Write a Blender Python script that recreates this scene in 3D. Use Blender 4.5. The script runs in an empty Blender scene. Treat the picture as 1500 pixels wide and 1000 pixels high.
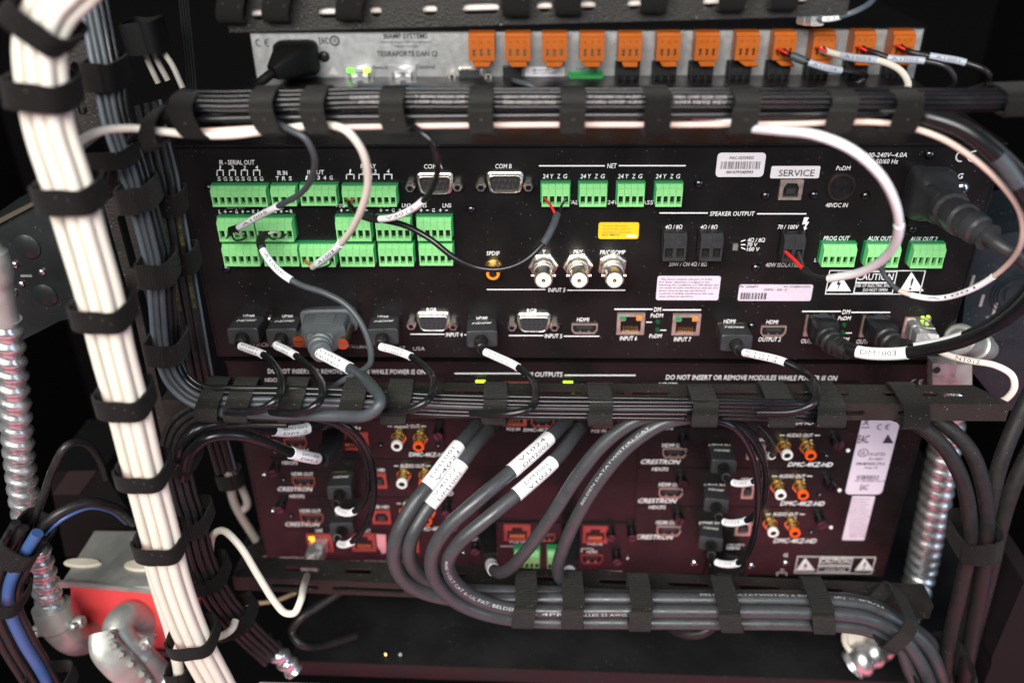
import bpy, bmesh, math, random
from mathutils import Vector, geometry
from math import sin, cos, pi, radians
random.seed(7)
S = bpy.context.scene
COL = S.collection

# ------------------------------------------------------------------ camera
F_PX = 1280.26                        # focal length for a 1500 px wide frame
CAM = Vector((-0.0233, -0.45475, 0.27733))
YAW, PITCH, ROLL = 0.035364, 0.529336, -0.013672
_f = Vector((-sin(YAW)*cos(PITCH), cos(YAW)*cos(PITCH), -sin(PITCH)))
_r = Vector((cos(YAW), sin(YAW), 0)); _u = _r.cross(_f)
RGT = _r*cos(ROLL) + _u*sin(ROLL); UPV = _u*cos(ROLL) - _r*sin(ROLL); FWD = _f
cd = bpy.data.cameras.new('camera'); cam = bpy.data.objects.new('camera', cd); COL.objects.link(cam)
from mathutils import Matrix
cam.matrix_world = Matrix(((RGT.x, UPV.x, -FWD.x, CAM.x), (RGT.y, UPV.y, -FWD.y, CAM.y), (RGT.z, UPV.z, -FWD.z, CAM.z), (0, 0, 0, 1)))
cd.sensor_width = 36; cd.lens = F_PX/1500*36; cd.clip_start = 0.01; cd.clip_end = 20
cd.dof.use_dof = True; cd.dof.focus_distance = 0.465; cd.dof.aperture_fstop = 4.8
S.camera = cam

# ------------------------------------------------------------------ light
w = bpy.data.worlds.new('World'); S.world = w; w.use_nodes = True
w.node_tree.nodes['Background'].inputs[0].default_value = (0.55, 0.62, 0.75, 1)
w.node_tree.nodes['Background'].inputs[1].default_value = 0.13
def area(name, loc, target, sx, sy, power, col):
    l = bpy.data.lights.new(name, 'AREA'); l.shape = 'RECTANGLE'; l.size = sx; l.size_y = sy; l.energy = power; l.color = col
    o = bpy.data.objects.new(name, l); COL.objects.link(o); o.location = loc
    o.rotation_euler = (Vector(target)-Vector(loc)).to_track_quat('-Z', 'Y').to_euler()
    return o
area('ceiling_light', (-0.25, -1.15, 0.86), (0, 0, -0.02), 1.2, 0.6, 48, (1, 0.975, 0.93))
area('window_light', (1.5, -0.9, 0.35), (0.1, 0, -0.05), 0.5, 1.0, 10, (0.62, 0.78, 1))
area('carpet_bounce_light', (0.15, -0.66, -0.80), (0.1, -0.2, 0), 2.2, 0.6, 6.2, (1, 0.18, 0.27))
S.view_settings.view_transform = 'Standard'; S.view_settings.look = 'None'
S.view_settings.exposure = 0; S.view_settings.gamma = 1; S.view_settings.use_curve_mapping = False

# ------------------------------------------------------------------ pixel <-> place
def at(x, y, Y):
    d = FWD*F_PX + RGT*(x-750) + UPV*(500-y)
    return CAM + d*((Y-CAM.y)/d.y)
def proj(P):
    d = P-CAM; z = d.dot(FWD)
    return (750+F_PX*d.dot(RGT)/z, 500-F_PX*d.dot(UPV)/z)
def ppm(P): return F_PX/(P-CAM).dot(FWD)      # pixels per metre at a point

# ------------------------------------------------------------------ materials
MATS = {}
def mat(name, col, rough=0.5, metal=0.0, spec=0.5, var=0.0, vscale=60, bump=0.0, bscale=900, dust=0.0, emit=0, trans=0, coat=0, rib=0, sheen=0, ior=1.45):
    if name in MATS: return MATS[name]
    m = bpy.data.materials.new(name); m.use_nodes = True; nt = m.node_tree; N = nt.nodes; L = nt.links
    b = N['Principled BSDF']
    b.inputs['Base Color'].default_value = (*col, 1); b.inputs['Roughness'].default_value = rough
    b.inputs['Metallic'].default_value = metal; b.inputs['Specular IOR Level'].default_value = spec
    b.inputs['Transmission Weight'].default_value = trans; b.inputs['IOR'].default_value = ior
    b.inputs['Coat Weight'].default_value = coat
    if sheen: b.inputs['Sheen Weight'].default_value = sheen; b.inputs['Sheen Roughness'].default_value = 0.5
    if emit: b.inputs['Emission Color'].default_value = (*col, 1); b.inputs['Emission Strength'].default_value = emit
    tc = N.new('ShaderNodeTexCoord'); csock = None
    if var:
        n = N.new('ShaderNodeTexNoise'); n.inputs['Scale'].default_value = vscale; n.inputs['Detail'].default_value = 6
        L.new(tc.outputs['Object'], n.inputs['Vector'])
        mx = N.new('ShaderNodeMix'); mx.data_type = 'RGBA'
        mx.inputs['A'].default_value = (*[c*(1-var) for c in col], 1); mx.inputs['B'].default_value = (*[min(1, c*(1+var)) for c in col], 1)
        L.new(n.outputs['Fac'], mx.inputs['Factor']); csock = mx.outputs['Result']
        mr = N.new('ShaderNodeMapRange'); mr.inputs['To Min'].default_value = max(0, rough-0.12); mr.inputs['To Max'].default_value = min(1, rough+0.12)
        mr.inputs['From Min'].default_value = 0.3; mr.inputs['From Max'].default_value = 0.7
        L.new(n.outputs['Fac'], mr.inputs['Value']); L.new(mr.outputs['Result'], b.inputs['Roughness'])
    if dust:
        v = N.new('ShaderNodeTexVoronoi'); v.inputs['Scale'].default_value = 330; L.new(tc.outputs['Object'], v.inputs['Vector'])
        n2 = N.new('ShaderNodeTexNoise'); n2.inputs['Scale'].default_value = 45; L.new(tc.outputs['Object'], n2.inputs['Vector'])
        ma = N.new('ShaderNodeMath'); ma.operation = 'MULTIPLY'; L.new(n2.outputs['Fac'], ma.inputs[0]); ma.inputs[1].default_value = 0.13
        lt = N.new('ShaderNodeMath'); lt.operation = 'LESS_THAN'; L.new(v.outputs['Distance'], lt.inputs[0]); L.new(ma.outputs[0], lt.inputs[1])
        sc = N.new('ShaderNodeMath'); sc.operation = 'MULTIPLY'; L.new(lt.outputs[0], sc.inputs[0]); sc.inputs[1].default_value = dust
        mx2 = N.new('ShaderNodeMix'); mx2.data_type = 'RGBA'; mx2.inputs['B'].default_value = (0.36, 0.34, 0.31, 1)
        if csock: L.new(csock, mx2.inputs['A'])
        else: mx2.inputs['A'].default_value = (*col, 1)
        L.new(sc.outputs[0], mx2.inputs['Factor']); csock = mx2.outputs['Result']
    if csock: L.new(csock, b.inputs['Base Color'])
    if bump or rib:
        bp = N.new('ShaderNodeBump'); bp.inputs['Strength'].default_value = 1.0; bp.inputs['Distance'].default_value = bump or 0.0003
        if rib:
            wv = N.new('ShaderNodeTexWave'); wv.bands_direction = 'Y'; wv.inputs['Scale'].default_value = rib; wv.inputs['Distortion'].default_value = 0.6
            L.new(tc.outputs['UV'], wv.inputs['Vector']); n3 = N.new('ShaderNodeTexNoise'); n3.inputs['Scale'].default_value = 1400
            L.new(tc.outputs['Object'], n3.inputs['Vector']); ad = N.new('ShaderNodeMath'); ad.operation = 'ADD'
            L.new(wv.outputs['Fac'], ad.inputs[0]); L.new(n3.outputs['Fac'], ad.inputs[1]); L.new(ad.outputs[0], bp.inputs['Height'])
        else:
            n3 = N.new('ShaderNodeTexNoise'); n3.inputs['Scale'].default_value = bscale; n3.inputs['Detail'].default_value = 3
            L.new(tc.outputs['Object'], n3.inputs['Vector']); L.new(n3.outputs['Fac'], bp.inputs['Height'])
        L.new(bp.outputs['Normal'], b.inputs['Normal'])
    MATS[name] = m; return m
M_WALL = mat('cabinet_black', (0.0025, 0.0025, 0.003), 0.9, spec=0.1)
M_PANEL = mat('panel_black', (0.0075, 0.0066, 0.0068), 0.34, spec=0.36, var=0.25, vscale=35, bump=0.00004, bscale=1600, dust=0.4)
M_PANEL2 = mat('chassis_black', (0.008, 0.0062, 0.0066), 0.34, spec=0.42, var=0.25, vscale=35, bump=0.00004, bscale=1600, dust=0.3)
M_CARD = mat('card_black', (0.009, 0.007, 0.0074), 0.34, spec=0.42, var=0.2, vscale=40, bump=0.00003, bscale=1600, dust=0.3)
M_RAIL = mat('powder_coat', (0.016, 0.0145, 0.013), 0.5, spec=0.4, var=0.2, vscale=90, bump=0.0005, bscale=900, dust=0.8)
M_SHELF = mat('shelf_black', (0.006, 0.006, 0.0065), 0.55, var=0.4, vscale=20, dust=0.35)
M_ALU = mat('cast_grey_metal', (0.33, 0.335, 0.335), 0.45, metal=0.5, var=0.22, vscale=220, bump=0.00015, bscale=500)
M_ALUEDGE = mat('grey_metal_edge', (0.42, 0.42, 0.42), 0.4, metal=0.8)
M_WHITE = mat('print_white', (0.82, 0.82, 0.82), 0.55)
M_GREYPR = mat('print_dim', (0.42, 0.41, 0.41), 0.6)
M_BLKPR = mat('print_black', (0.03, 0.03, 0.035), 0.6)
M_PRG = mat('print_grey', (0.10, 0.10, 0.11), 0.6)
M_STICK = mat('sticker_white', (0.74, 0.71, 0.74), 0.35, var=0.04)
M_STICKP = mat('sticker_pinkish', (0.62, 0.53, 0.62), 0.35, var=0.05)
M_YEL = mat('sticker_yellow', (0.85, 0.52, 0.02), 0.3, var=0.1, vscale=300)
M_GRN = mat('terminal_green', (0.26, 0.67, 0.25), 0.40, var=0.06, vscale=300)
M_GRND = mat('terminal_green_dark', (0.03, 0.30, 0.10), 0.4)
M_ORG = mat('terminal_orange', (0.36, 0.082, 0.005), 0.42, var=0.08, vscale=200)
M_TBLK = mat('terminal_black', (0.011, 0.011, 0.0125), 0.38, spec=0.35, var=0.15, vscale=200)
M_HOLE = mat('deep_black', (0.004, 0.004, 0.004), 0.6)
M_CONT = mat('contact_metal', (0.35, 0.30, 0.22), 0.35, metal=1)
M_GOLD = mat('gold', (0.85, 0.58, 0.22), 0.25, metal=1)
M_NICK = mat('nickel', (0.74, 0.69, 0.62), 0.36, metal=1, var=0.08, vscale=300)
M_SCRW = mat('black_chrome', (0.10, 0.10, 0.115), 0.25, metal=1)
M_SCRWL = mat('bright_screw', (0.8, 0.8, 0.82), 0.2, metal=1)
M_GALV = mat('galvanised', (0.40, 0.405, 0.38), 0.45, metal=0.6, var=0.2, vscale=120, bump=0.00008, bscale=400)
M_CHROME = mat('conduit_metal', (0.68, 0.69, 0.69), 0.33, metal=0.9, var=0.12, vscale=150)
M_SHIELD = mat('jack_shield', (0.60, 0.50, 0.44), 0.4, metal=0.8, var=0.1, vscale=300)
M_REDJ = mat('jack_red', (0.34, 0.05, 0.045), 0.45)
M_REDB = mat('red_paint', (0.72, 0.07, 0.07), 0.4, var=0.12, vscale=30)
M_DIEL = mat('dielectric_white', (0.80, 0.72, 0.62), 0.35)
M_RCAW = mat('rca_white', (0.85, 0.85, 0.83), 0.3)
M_RCAR = mat('rca_orange_red', (0.85, 0.10, 0.01), 0.35)
M_SPDIF = mat('jack_orange', (0.95, 0.28, 0.01), 0.35)
M_PCB = mat('dark_plastic', (0.03, 0.032, 0.036), 0.4)
M_BLK = mat('cable_black', (0.007, 0.007, 0.0082), 0.27, var=0.3, vscale=40, dust=0.2)
M_BLKM = mat('cable_black_matt', (0.012, 0.0115, 0.0115), 0.42, var=0.25, vscale=200, bump=0.00006, bscale=300, dust=0.4)
M_GRY = mat('cable_grey', (0.046, 0.053, 0.060), 0.45, var=0.12, vscale=200, dust=0.3)
M_GRYL = mat('cable_grey_blue', (0.078, 0.096, 0.113), 0.45, var=0.1, vscale=200)
M_BEL = mat('cable_charcoal', (0.043, 0.045, 0.049), 0.38, var=0.15, vscale=150, bump=0.00006, bscale=300, dust=0.35)
M_CRMSH = mat('cable_cream_shaded', (0.62, 0.47, 0.41), 0.45, var=0.04, vscale=200)  # cream jacket; shade and red bounce light put into its colour
M_PLUG = mat('moulded_plug', (0.03, 0.031, 0.034), 0.4, var=0.15, vscale=200)
M_RCAB = mat('cable_side_black', (0.014, 0.0125, 0.013), 0.55, spec=0.35, var=0.2, vscale=200, dust=0.4)
M_SLVSH = mat('label_sleeve_shaded', (0.36, 0.39, 0.45), 0.45)  # white sleeves greyed: their shade is mixed into the base colour
M_VGA = mat('plug_grey', (0.085, 0.095, 0.102), 0.45, var=0.1, vscale=200)
M_SPK = mat('speaker_block', (0.028, 0.028, 0.03), 0.4, var=0.1, vscale=200)
M_DARK = mat('dull_black', (0.005, 0.005, 0.005), 0.6, spec=0.15)
M_WHTSH = mat('cable_white_shaded', (0.26, 0.24, 0.21), 0.5)  # white jacket darkened, its dim light painted into the colour
M_WHT = mat('cable_white', (0.61, 0.57, 0.495), 0.42, var=0.03, vscale=200)
M_PNK = mat('cable_cream', (0.80, 0.70, 0.64), 0.42, var=0.04, vscale=200)
M_BLU = mat('cable_blue', (0.04, 0.085, 0.22), 0.4)
M_RED = mat('wire_red', (0.75, 0.02, 0.015), 0.4)
M_SLV = mat('label_sleeve_white', (0.80, 0.80, 0.82), 0.4, var=0.03, vscale=300)
M_STRAP = mat('woven_strap', (0.0092, 0.0086, 0.0068), 0.6, spec=0.25, var=0.35, vscale=500, rib=2.9, bump=0.0006, dust=0.5, sheen=0.05)
M_STRAPD = mat('fleecy_strap', (0.0055, 0.0048, 0.0042), 0.8, spec=0.15, var=0.35, vscale=400, bump=0.0006, bscale=1800, dust=0.35, sheen=0.05)
M_CLEAR = mat('clear_plastic', (0.93, 0.93, 0.95), 0.12, trans=0.75, ior=1.4)
M_LEDG = mat('led_green', (0.10, 1.0, 0.02), 0.3, emit=2.2)
M_LEDY = mat('led_yellow_green', (0.55, 0.95, 0.03), 0.3, emit=1.6)
M_LEDA = mat('led_amber', (1.0, 0.55, 0.02), 0.3, emit=1.4)
M_LEDGO = mat('led_green_off', (0.02, 0.22, 0.10), 0.3)
M_LEDAO = mat('led_amber_off', (0.55, 0.22, 0.03), 0.3)

# ------------------------------------------------------------------ mesh building
class MB:
    def __init__(s): s.v = []; s.f = []; s.uv = None
    def add(s, vs, fs):
        n = len(s.v); s.v += [Vector(p) for p in vs]; s.f += [tuple(i+n for i in f) for f in fs]; return s
    def box(s, a, b):
        x0, y0, z0 = a; x1, y1, z1 = b
        return s.add([(x0,y0,z0),(x1,y0,z0),(x1,y1,z0),(x0,y1,z0),(x0,y0,z1),(x1,y0,z1),(x1,y1,z1),(x0,y1,z1)],
                     [(0,1,5,4),(1,2,6,5),(2,3,7,6),(3,0,4,7),(4,5,6,7),(3,2,1,0)])
    def cbox(s, c, sx, sy, sz): return s.box((c[0]-sx/2,c[1]-sy/2,c[2]-sz/2), (c[0]+sx/2,c[1]+sy/2,c[2]+sz/2))
    def rings(s, rs, cap0=True, cap1=True):
        n = len(rs[0]); base = len(s.v)
        for r in rs: s.v += [Vector(p) for p in r]
        for i in range(len(rs)-1):
            for j in range(n):
                k = (j+1) % n
                s.f.append((base+i*n+j, base+i*n+k, base+(i+1)*n+k, base+(i+1)*n+j))
        if cap0: s.f.append(tuple(base+j for j in reversed(range(n))))
        if cap1: s.f.append(tuple(base+(len(rs)-1)*n+j for j in range(n)))
        return s
    def lathe(s, c, prof, n=20, axis=Vector((0,-1,0)), cap0=True, cap1=True, rot=0.0):
        A = Vector(axis).normalized(); U = A.orthogonal().normalized() if abs(A.z) > 0.95 else Vector((0,0,1)).cross(A).normalized(); W = A.cross(U)
        c = Vector(c)
        return s.rings([[c + A*h + (U*cos(rot+2*pi*j/n)+W*sin(rot+2*pi*j/n))*r for j in range(n)] for h, r in prof], cap0, cap1)
    def loft(s, path, sizes, up=Vector((0,0,1)), n=16, ex=0.5, cap=True):
        """superellipse sections of (half width, half height) along a path"""
        rs = []
        for i, p in enumerate(path):
            t = (path[min(i+1, len(path)-1)]-path[max(i-1, 0)]).normalized()
            sd = t.cross(up).normalized(); uu = sd.cross(t).normalized(); a, b = sizes[i]
            r = []
            for j in range(n):
                th = 2*pi*(j+0.5)/n; c_, s_ = cos(th), sin(th)
                r.append(p + sd*(a*math.copysign(abs(c_)**ex, c_)) + uu*(b*math.copysign(abs(s_)**ex, s_)))
            rs.append(r)
        return s.rings(rs, cap, cap)
    def plate(s, outer, holes, O, U, V, thick):
        """flat sheet with holes; outer/holes are lists of (u,v); thickness goes along UxV backwards"""
        N_ = U.cross(V).normalized()*thick
        pts = []; edges = []
        for lp in [outer]+holes:
            b = len(pts); pts += [Vector(p) for p in lp]; edges += [(b+i, b+(i+1) % len(lp)) for i in range(len(lp))]
        res = geometry.delaunay_2d_cdt(pts, edges, [], 1 if not holes else 1, 1e-7)
        vo, eo, fo = res[0], res[1], res[2]
        def inside(p, lp):
            k = False; j = len(lp)-1
            for i in range(len(lp)):
                if (lp[i][1] > p[1]) != (lp[j][1] > p[1]) and p[0] < (lp[j][0]-lp[i][0])*(p[1]-lp[i][1])/(lp[j][1]-lp[i][1])+lp[i][0]: k = not k
                j = i
            return k
        keep = []
        for f in fo:
            c = sum((vo[i] for i in f), Vector((0, 0)))/len(f)
            if inside(c, outer) and not any(inside(c, h) for h in holes): keep.append(tuple(f))
        P3 = [O+U*p[0]+V*p[1] for p in vo]; n = len(s.v); m = len(P3)
        s.v += P3; s.v += [p-N_ for p in P3]
        s.f += [tuple(n+i for i in f) for f in keep] + [tuple(n+m+i for i in reversed(f)) for f in keep]
        cnt = {}
        for f in keep:
            for i in range(len(f)):
                e = (f[i], f[(i+1) % len(f)]); cnt[e] = 1
        for (a, b) in cnt:
            if (b, a) not in cnt: s.f.append((n+b, n+a, n+m+a, n+m+b))
        return s
def slot(u0, u1, v0, v1, n=5):
    """a slot with round ends"""
    r = (v1-v0)/2; vc = (v0+v1)/2
    if u1-u0 <= 2*r: r_ = (u1-u0)/2
    else: r_ = r
    pts = [(u1-r_+r_*cos(a), vc+r*sin(a)) for a in [(-pi/2+pi*i/n) for i in range(n+1)]]
    pts += [(u0+r_+r_*cos(a), vc+r*sin(a)) for a in [(pi/2+pi*i/n) for i in range(n+1)]]
    return pts
def rrect(u0, u1, v0, v1, r, n=3):
    out = []
    for cx, cy, a0 in ((u1-r, v0+r, -pi/2), (u1-r, v1-r, 0), (u0+r, v1-r, pi/2), (u0+r, v0+r, pi)):
        out += [(cx+r*cos(a0+pi/2*i/n), cy+r*sin(a0+pi/2*i/n)) for i in range(n+1)]
    return out
XA, ZA = Vector((1,0,0)), Vector((0,0,1))
WL = {}
def obj(name, mb, m, parent=None, smooth=False, origin=None, bevel=0):
    """one mesh object; vertices are given in world space"""
    o0 = Vector(origin) if origin is not None else (WL[parent.name] if parent else sum(mb.v, Vector())/max(1, len(mb.v)))
    me = bpy.data.meshes.new(name)
    me.from_pydata([tuple(p-o0) for p in mb.v], [], mb.f); me.materials.append(m)
    if mb.uv:
        ul = me.uv_layers.new(name='UVMap')
        for l in me.loops: ul.data[l.index].uv = mb.uv[l.vertex_index]
    if smooth:
        me.polygons.foreach_set('use_smooth', [True]*len(me.polygons))
        try: me.set_sharp_from_angle(angle=radians(smooth if smooth > 1 else 40))
        except Exception: pass
    me.update()
    o = bpy.data.objects.new(name, me); COL.objects.link(o)
    if parent: o.parent = parent; o.location = o0-WL[parent.name]
    else: o.location = o0
    WL[o.name] = o0.copy()
    if bevel:
        bm = bmesh.new(); bm.from_mesh(me); bmesh.ops.remove_doubles(bm, verts=bm.verts, dist=1e-7)
        bmesh.ops.bevel(bm, geom=list(bm.edges), offset=bevel, segments=2, affect='EDGES', clamp_overlap=True); bm.to_mesh(me); bm.free()
    return o
def tag(o, label, cat, group=None, kind=None):
    if label: o['label'] = label
    if cat: o['category'] = cat
    if group: o['group'] = group
    if kind: o['kind'] = kind
    return o
def thing(name, label, cat, loc, group=None):
    o = bpy.data.objects.new(name, None); COL.objects.link(o); o.location = loc; WL[o.name] = Vector(loc); o.empty_display_size = 0.02
    return tag(o, label, cat, group)
# ------------------------------------------------------------------ lettering (meshes from the built-in font)
TXT = {}
def glyphs(s, bold=0.02, shear=0.0):
    k = (s, bold, shear)
    if k not in TXT:
        cu = bpy.data.curves.new('t', 'FONT'); cu.body = s; cu.resolution_u = 2; cu.offset = bold; cu.shear = shear
        o = bpy.data.objects.new('t', cu); COL.objects.link(o)
        me = bpy.data.meshes.new_from_object(o)
        vs = [v.co.copy() for v in me.vertices]; fs = [tuple(p.vertices) for p in me.polygons]
        bpy.data.objects.remove(o); bpy.data.curves.remove(cu); bpy.data.meshes.remove(me)
        x0 = min(v.x for v in vs); x1 = max(v.x for v in vs); y0 = min(v.y for v in vs); y1 = max(v.y for v in vs)
        TXT[k] = ([((v.x-x0)/max(1e-6, x1-x0)-0.5, (v.y-y0)/max(1e-6, y1-y0)-0.5) for v in vs], fs, (x1-x0)/max(1e-6, y1-y0))
    return TXT[k]
def T(parent, s, x0, x1, yc, h, Y=0, m=None, bold=0.008, shear=0.12, lift=0.0005):
    """flat print on a panel: the words fill x0..x1, centred on row yc, h rows tall"""
    vs, fs, asp = glyphs(s, bold, shear)
    c = at((x0+x1)/2, yc, Y-lift); wx = at(x1, yc, Y).x-at(x0, yc, Y).x
    hz = at(x0, yc-h/2, Y).z-at(x0, yc+h/2, Y).z
    sl = (at(x1, yc, Y)-at(x0, yc, Y)); 
    mb = MB().add([(c.x+a*wx, Y-lift, c.z+b*hz) for a, b in vs], fs)
    return obj('lettering', mb, m or M_WHITE, parent)
def Tplane(parent, s, C, U, V, width, height, m, bold=0.02, shear=0.0):
    vs, fs, asp = glyphs(s, bold, shear)
    if not width: width = height*asp
    return obj('lettering', MB().add([C+U*(a*width)+V*(b*height) for a, b in vs], fs), m, parent)
def line(parent, x0, x1, y, Y=0, th=2.0, m=None, name='printed_line', y2=None):
    a = at(x0, y, Y-0.0005); b = at(x1, y if y2 is None else y2, Y-0.0005); h = th/ppm(a)/2
    return obj(name, MB().add([a-ZA*h, b-ZA*h, b+ZA*h, a+ZA*h], [(0,1,2,3)]), m or M_WHITE, parent)
def bracket(parent, x0, x1, y0, y1, Y=0, th=1.4):
    h = th/2450/2; p = [at(x0, y1, Y-.0005), at(x0, y0, Y-.0005), at(x1, y0, Y-.0005), at(x1, y1, Y-.0005)]
    mb = MB()
    for a, b, d in ((p[0], p[1], XA), (p[1], p[2], ZA), (p[2], p[3], XA)):
        e = (b-a).normalized()*h
        mb.add([a-e-d*h, b+e-d*h, b+e+d*h, a-e+d*h], [(0,1,2,3)])
    return obj('printed_bracket', mb, M_WHITE, parent)
def poly(parent, name, pts, Y, m, lift=0.0005, thick=0.0002):
    """thin flat outline on a panel (sticker, symbol)"""
    q = [at(x, y, Y-lift) for x, y in pts]
    uv = [(p.x, p.z) for p in q]
    a = sum(uv[i][0]*uv[(i+1) % len(uv)][1]-uv[(i+1) % len(uv)][0]*uv[i][1] for i in range(len(uv)))
    if a < 0: uv.reverse()
    return obj(name, MB().plate(uv, [], Vector((0, Y-lift, 0)), XA, ZA, thick), m, parent)
def sticker(parent, x0, x1, y0, y1, Y, m, r=4, name='sticker', skew=0):
    a = at(x0, y1, Y); b = at(x1, y0, Y); rr = r/2450
    return obj(name, MB().plate(rrect(a.x, b.x, a.z, b.z, rr), [], Vector((0, Y-0.0004, 0)), XA, ZA, 0.0003), m, parent)
def extrude_px(pts, Y, depth, holes=()):
    q = [at(x, y, Y) for x, y in pts]; uv = [(p.x, p.z) for p in q]
    a = sum(uv[i][0]*uv[(i+1) % len(uv)][1]-uv[(i+1) % len(uv)][0]*uv[i][1] for i in range(len(uv)))
    if a < 0: uv.reverse()
    return MB().plate(uv, [[(at(x, y, Y).x, at(x, y, Y).z) for x, y in h] for h in holes], Vector((0, Y, 0)), XA, ZA, depth)
# ------------------------------------------------------------------ cables
def catmull(P, n=9):
    P = [P[0]*2-P[1]]+P+[P[-1]*2-P[-2]]; out = []
    for i in range(1, len(P)-2):
        p0, p1, p2, p3 = P[i-1:i+3]
        t0 = 0; t1 = t0+max(1e-5, (p1-p0).length)**0.5; t2 = t1+max(1e-5, (p2-p1).length)**0.5; t3 = t2+max(1e-5, (p3-p2).length)**0.5
        for k in range(n):
            t = t1+(t2-t1)*k/n
            a1 = p0*((t1-t)/(t1-t0))+p1*((t-t0)/(t1-t0)); a2 = p1*((t2-t)/(t2-t1))+p2*((t-t1)/(t2-t1)); a3 = p2*((t3-t)/(t3-t2))+p3*((t-t2)/(t3-t2))
            b1 = a1*((t2-t)/(t2-t0))+a2*((t-t0)/(t2-t0)); b2 = a2*((t3-t)/(t3-t1))+a3*((t-t1)/(t3-t1))
            out.append(b1*((t2-t)/(t2-t1))+b2*((t-t1)/(t2-t1)))
    out.append(P[-2]); return out
def frames(path):
    T_ = [(path[min(i+1, len(path)-1)]-path[max(i-1, 0)]).normalized() for i in range(len(path))]
    u = T_[0].orthogonal().normalized(); fr = []
    for t in T_:
        u = (u-t*u.dot(t)); u = u.normalized() if u.length > 1e-6 else t.orthogonal().normalized(); fr.append((t, u, t.cross(u)))
    return fr
def tube(path, r, n=12, cap=True, rad=None):
    fr = frames(path); rs = []
    for i, p in enumerate(path):
        t, u, v = fr[i]; rr = rad(i) if rad else r
        rs.append([p+(u*cos(2*pi*j/n)+v*sin(2*pi*j/n))*rr for j in range(n)])
    return MB().rings(rs, cap, cap)
def p3(pts): return [at(*p) for p in pts]
def near(path, xy):
    best = 0; bd = 1e9
    for i, p in enumerate(path):
        q = proj(p); d = (q[0]-xy[0])**2+(q[1]-xy[1])**2
        if d < bd: bd = d; best = i
    return best
def tube_text(parent, path, i0, i1, r, s, h, m, off=0.0, bold=0.0, flip=False, shear=0):
    """print wrapped on the camera-facing side of a cable between two path samples"""
    vs, fs, asp = glyphs(s, bold, shear)
    seg = path[i0:i1+1]
    if flip: seg = seg[::-1]
    L = [0]
    for a, b in zip(seg, seg[1:]): L.append(L[-1]+(b-a).length)
    out = []
    for a, b in vs:
        d = (a+0.5)*L[-1]; k = 0
        while k < len(L)-2 and L[k+1] < d: k += 1
        f = (d-L[k])/max(1e-9, L[k+1]-L[k]); p = seg[k].lerp(seg[k+1], f)
        k0 = max(0, k-1); t = (seg[min(k+2, len(seg)-1)]-seg[k0]).normalized()
        n = (CAM-p); n = (n-t*n.dot(t)).normalized(); bv = n.cross(t)
        ang = (b*h)/r+off
        out.append(p+(n*cos(ang)+bv*sin(ang))*(r*1.03+0.00012))
    return obj('lettering', MB().add(out, fs), m, parent)
def cable(name, label, pts, wpx, m, cat='cable', group=None, sleeves=(), wires=(), n=12, prints=(), seg=9):
    path = catmull(p3(pts), seg)
    r = wpx/2/ppm(path[len(path)//2])
    o = obj(name, tube(path, r, n), m, smooth=True, origin=path[0]); tag(o, label, cat, group)
    for sv in sleeves:
        a, b, sm, sc = sv[:4]; i0, i1 = sorted((near(path, a), near(path, b))); i1 = max(i1, i0+1)
        seg_ = path[i0:i1+1]; kk = len(seg_)-1
        so = obj('label_sleeve' if sm in (M_SLV, M_SLVSH) else 'heat_shrink', tube(seg_, r*sc, 14), sm, o, smooth=True)
        if len(sv) > 4 and sv[4]:
            tw = sv[4] if isinstance(sv[4], (list, tuple)) else [sv[4]]
            for q, s in enumerate(tw):
                j0 = i0+max(1, int(kk*0.2)) if kk > 4 else i0; j1 = i1-max(1, int(kk*0.2)) if kk > 4 else i1
                off = (0.35 - 0.8*q) if len(tw) > 1 else 0.1
                tube_text(so, path, j0, j1, r*sc, s, r*(0.5 if len(tw) > 1 else 0.8), M_PRG, off=off, flip=proj(path[i0])[0] > proj(path[i1])[0] if len(sv) < 6 else sv[5])
    for (wp, ww, wm) in wires:
        q = catmull(p3(wp), 6); obj('wire', tube(q, ww/2/ppm(q[0]), 8), wm, o, smooth=True)
    for pr in prints:
        a, b, s = pr[:3]; i0, i1 = sorted((near(path, a), near(path, b)))
        tube_text(o, path, i0, max(i1, i0+1), r, s, r*(pr[3] if len(pr) > 3 else 0.8), pr[4] if len(pr) > 4 else M_GREYPR, off=pr[5] if len(pr) > 5 else 0, flip=proj(path[i0])[0] > proj(path[i1])[0])
    o['_r'] = r; del o['_r']
    return o, path, r
def shifted(pts, u, d, jit=0.0):
    """the same run moved sideways by u pixels and back by d metres"""
    out = []; ref = ppm(at(*pts[len(pts)//2])); u0 = u
    for i, p in enumerate(pts):
        u = u0*ppm(at(*p))/ref
        a = pts[max(0, i-1)]; b = pts[min(len(pts)-1, i+1)]; tx, ty = b[0]-a[0], b[1]-a[1]; l = math.hypot(tx, ty) or 1
        out.append((p[0]-ty/l*u+random.uniform(-jit, jit), p[1]+tx/l*u+random.uniform(-jit, jit), p[2]+d))
    return out
STRAPS = []
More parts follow.
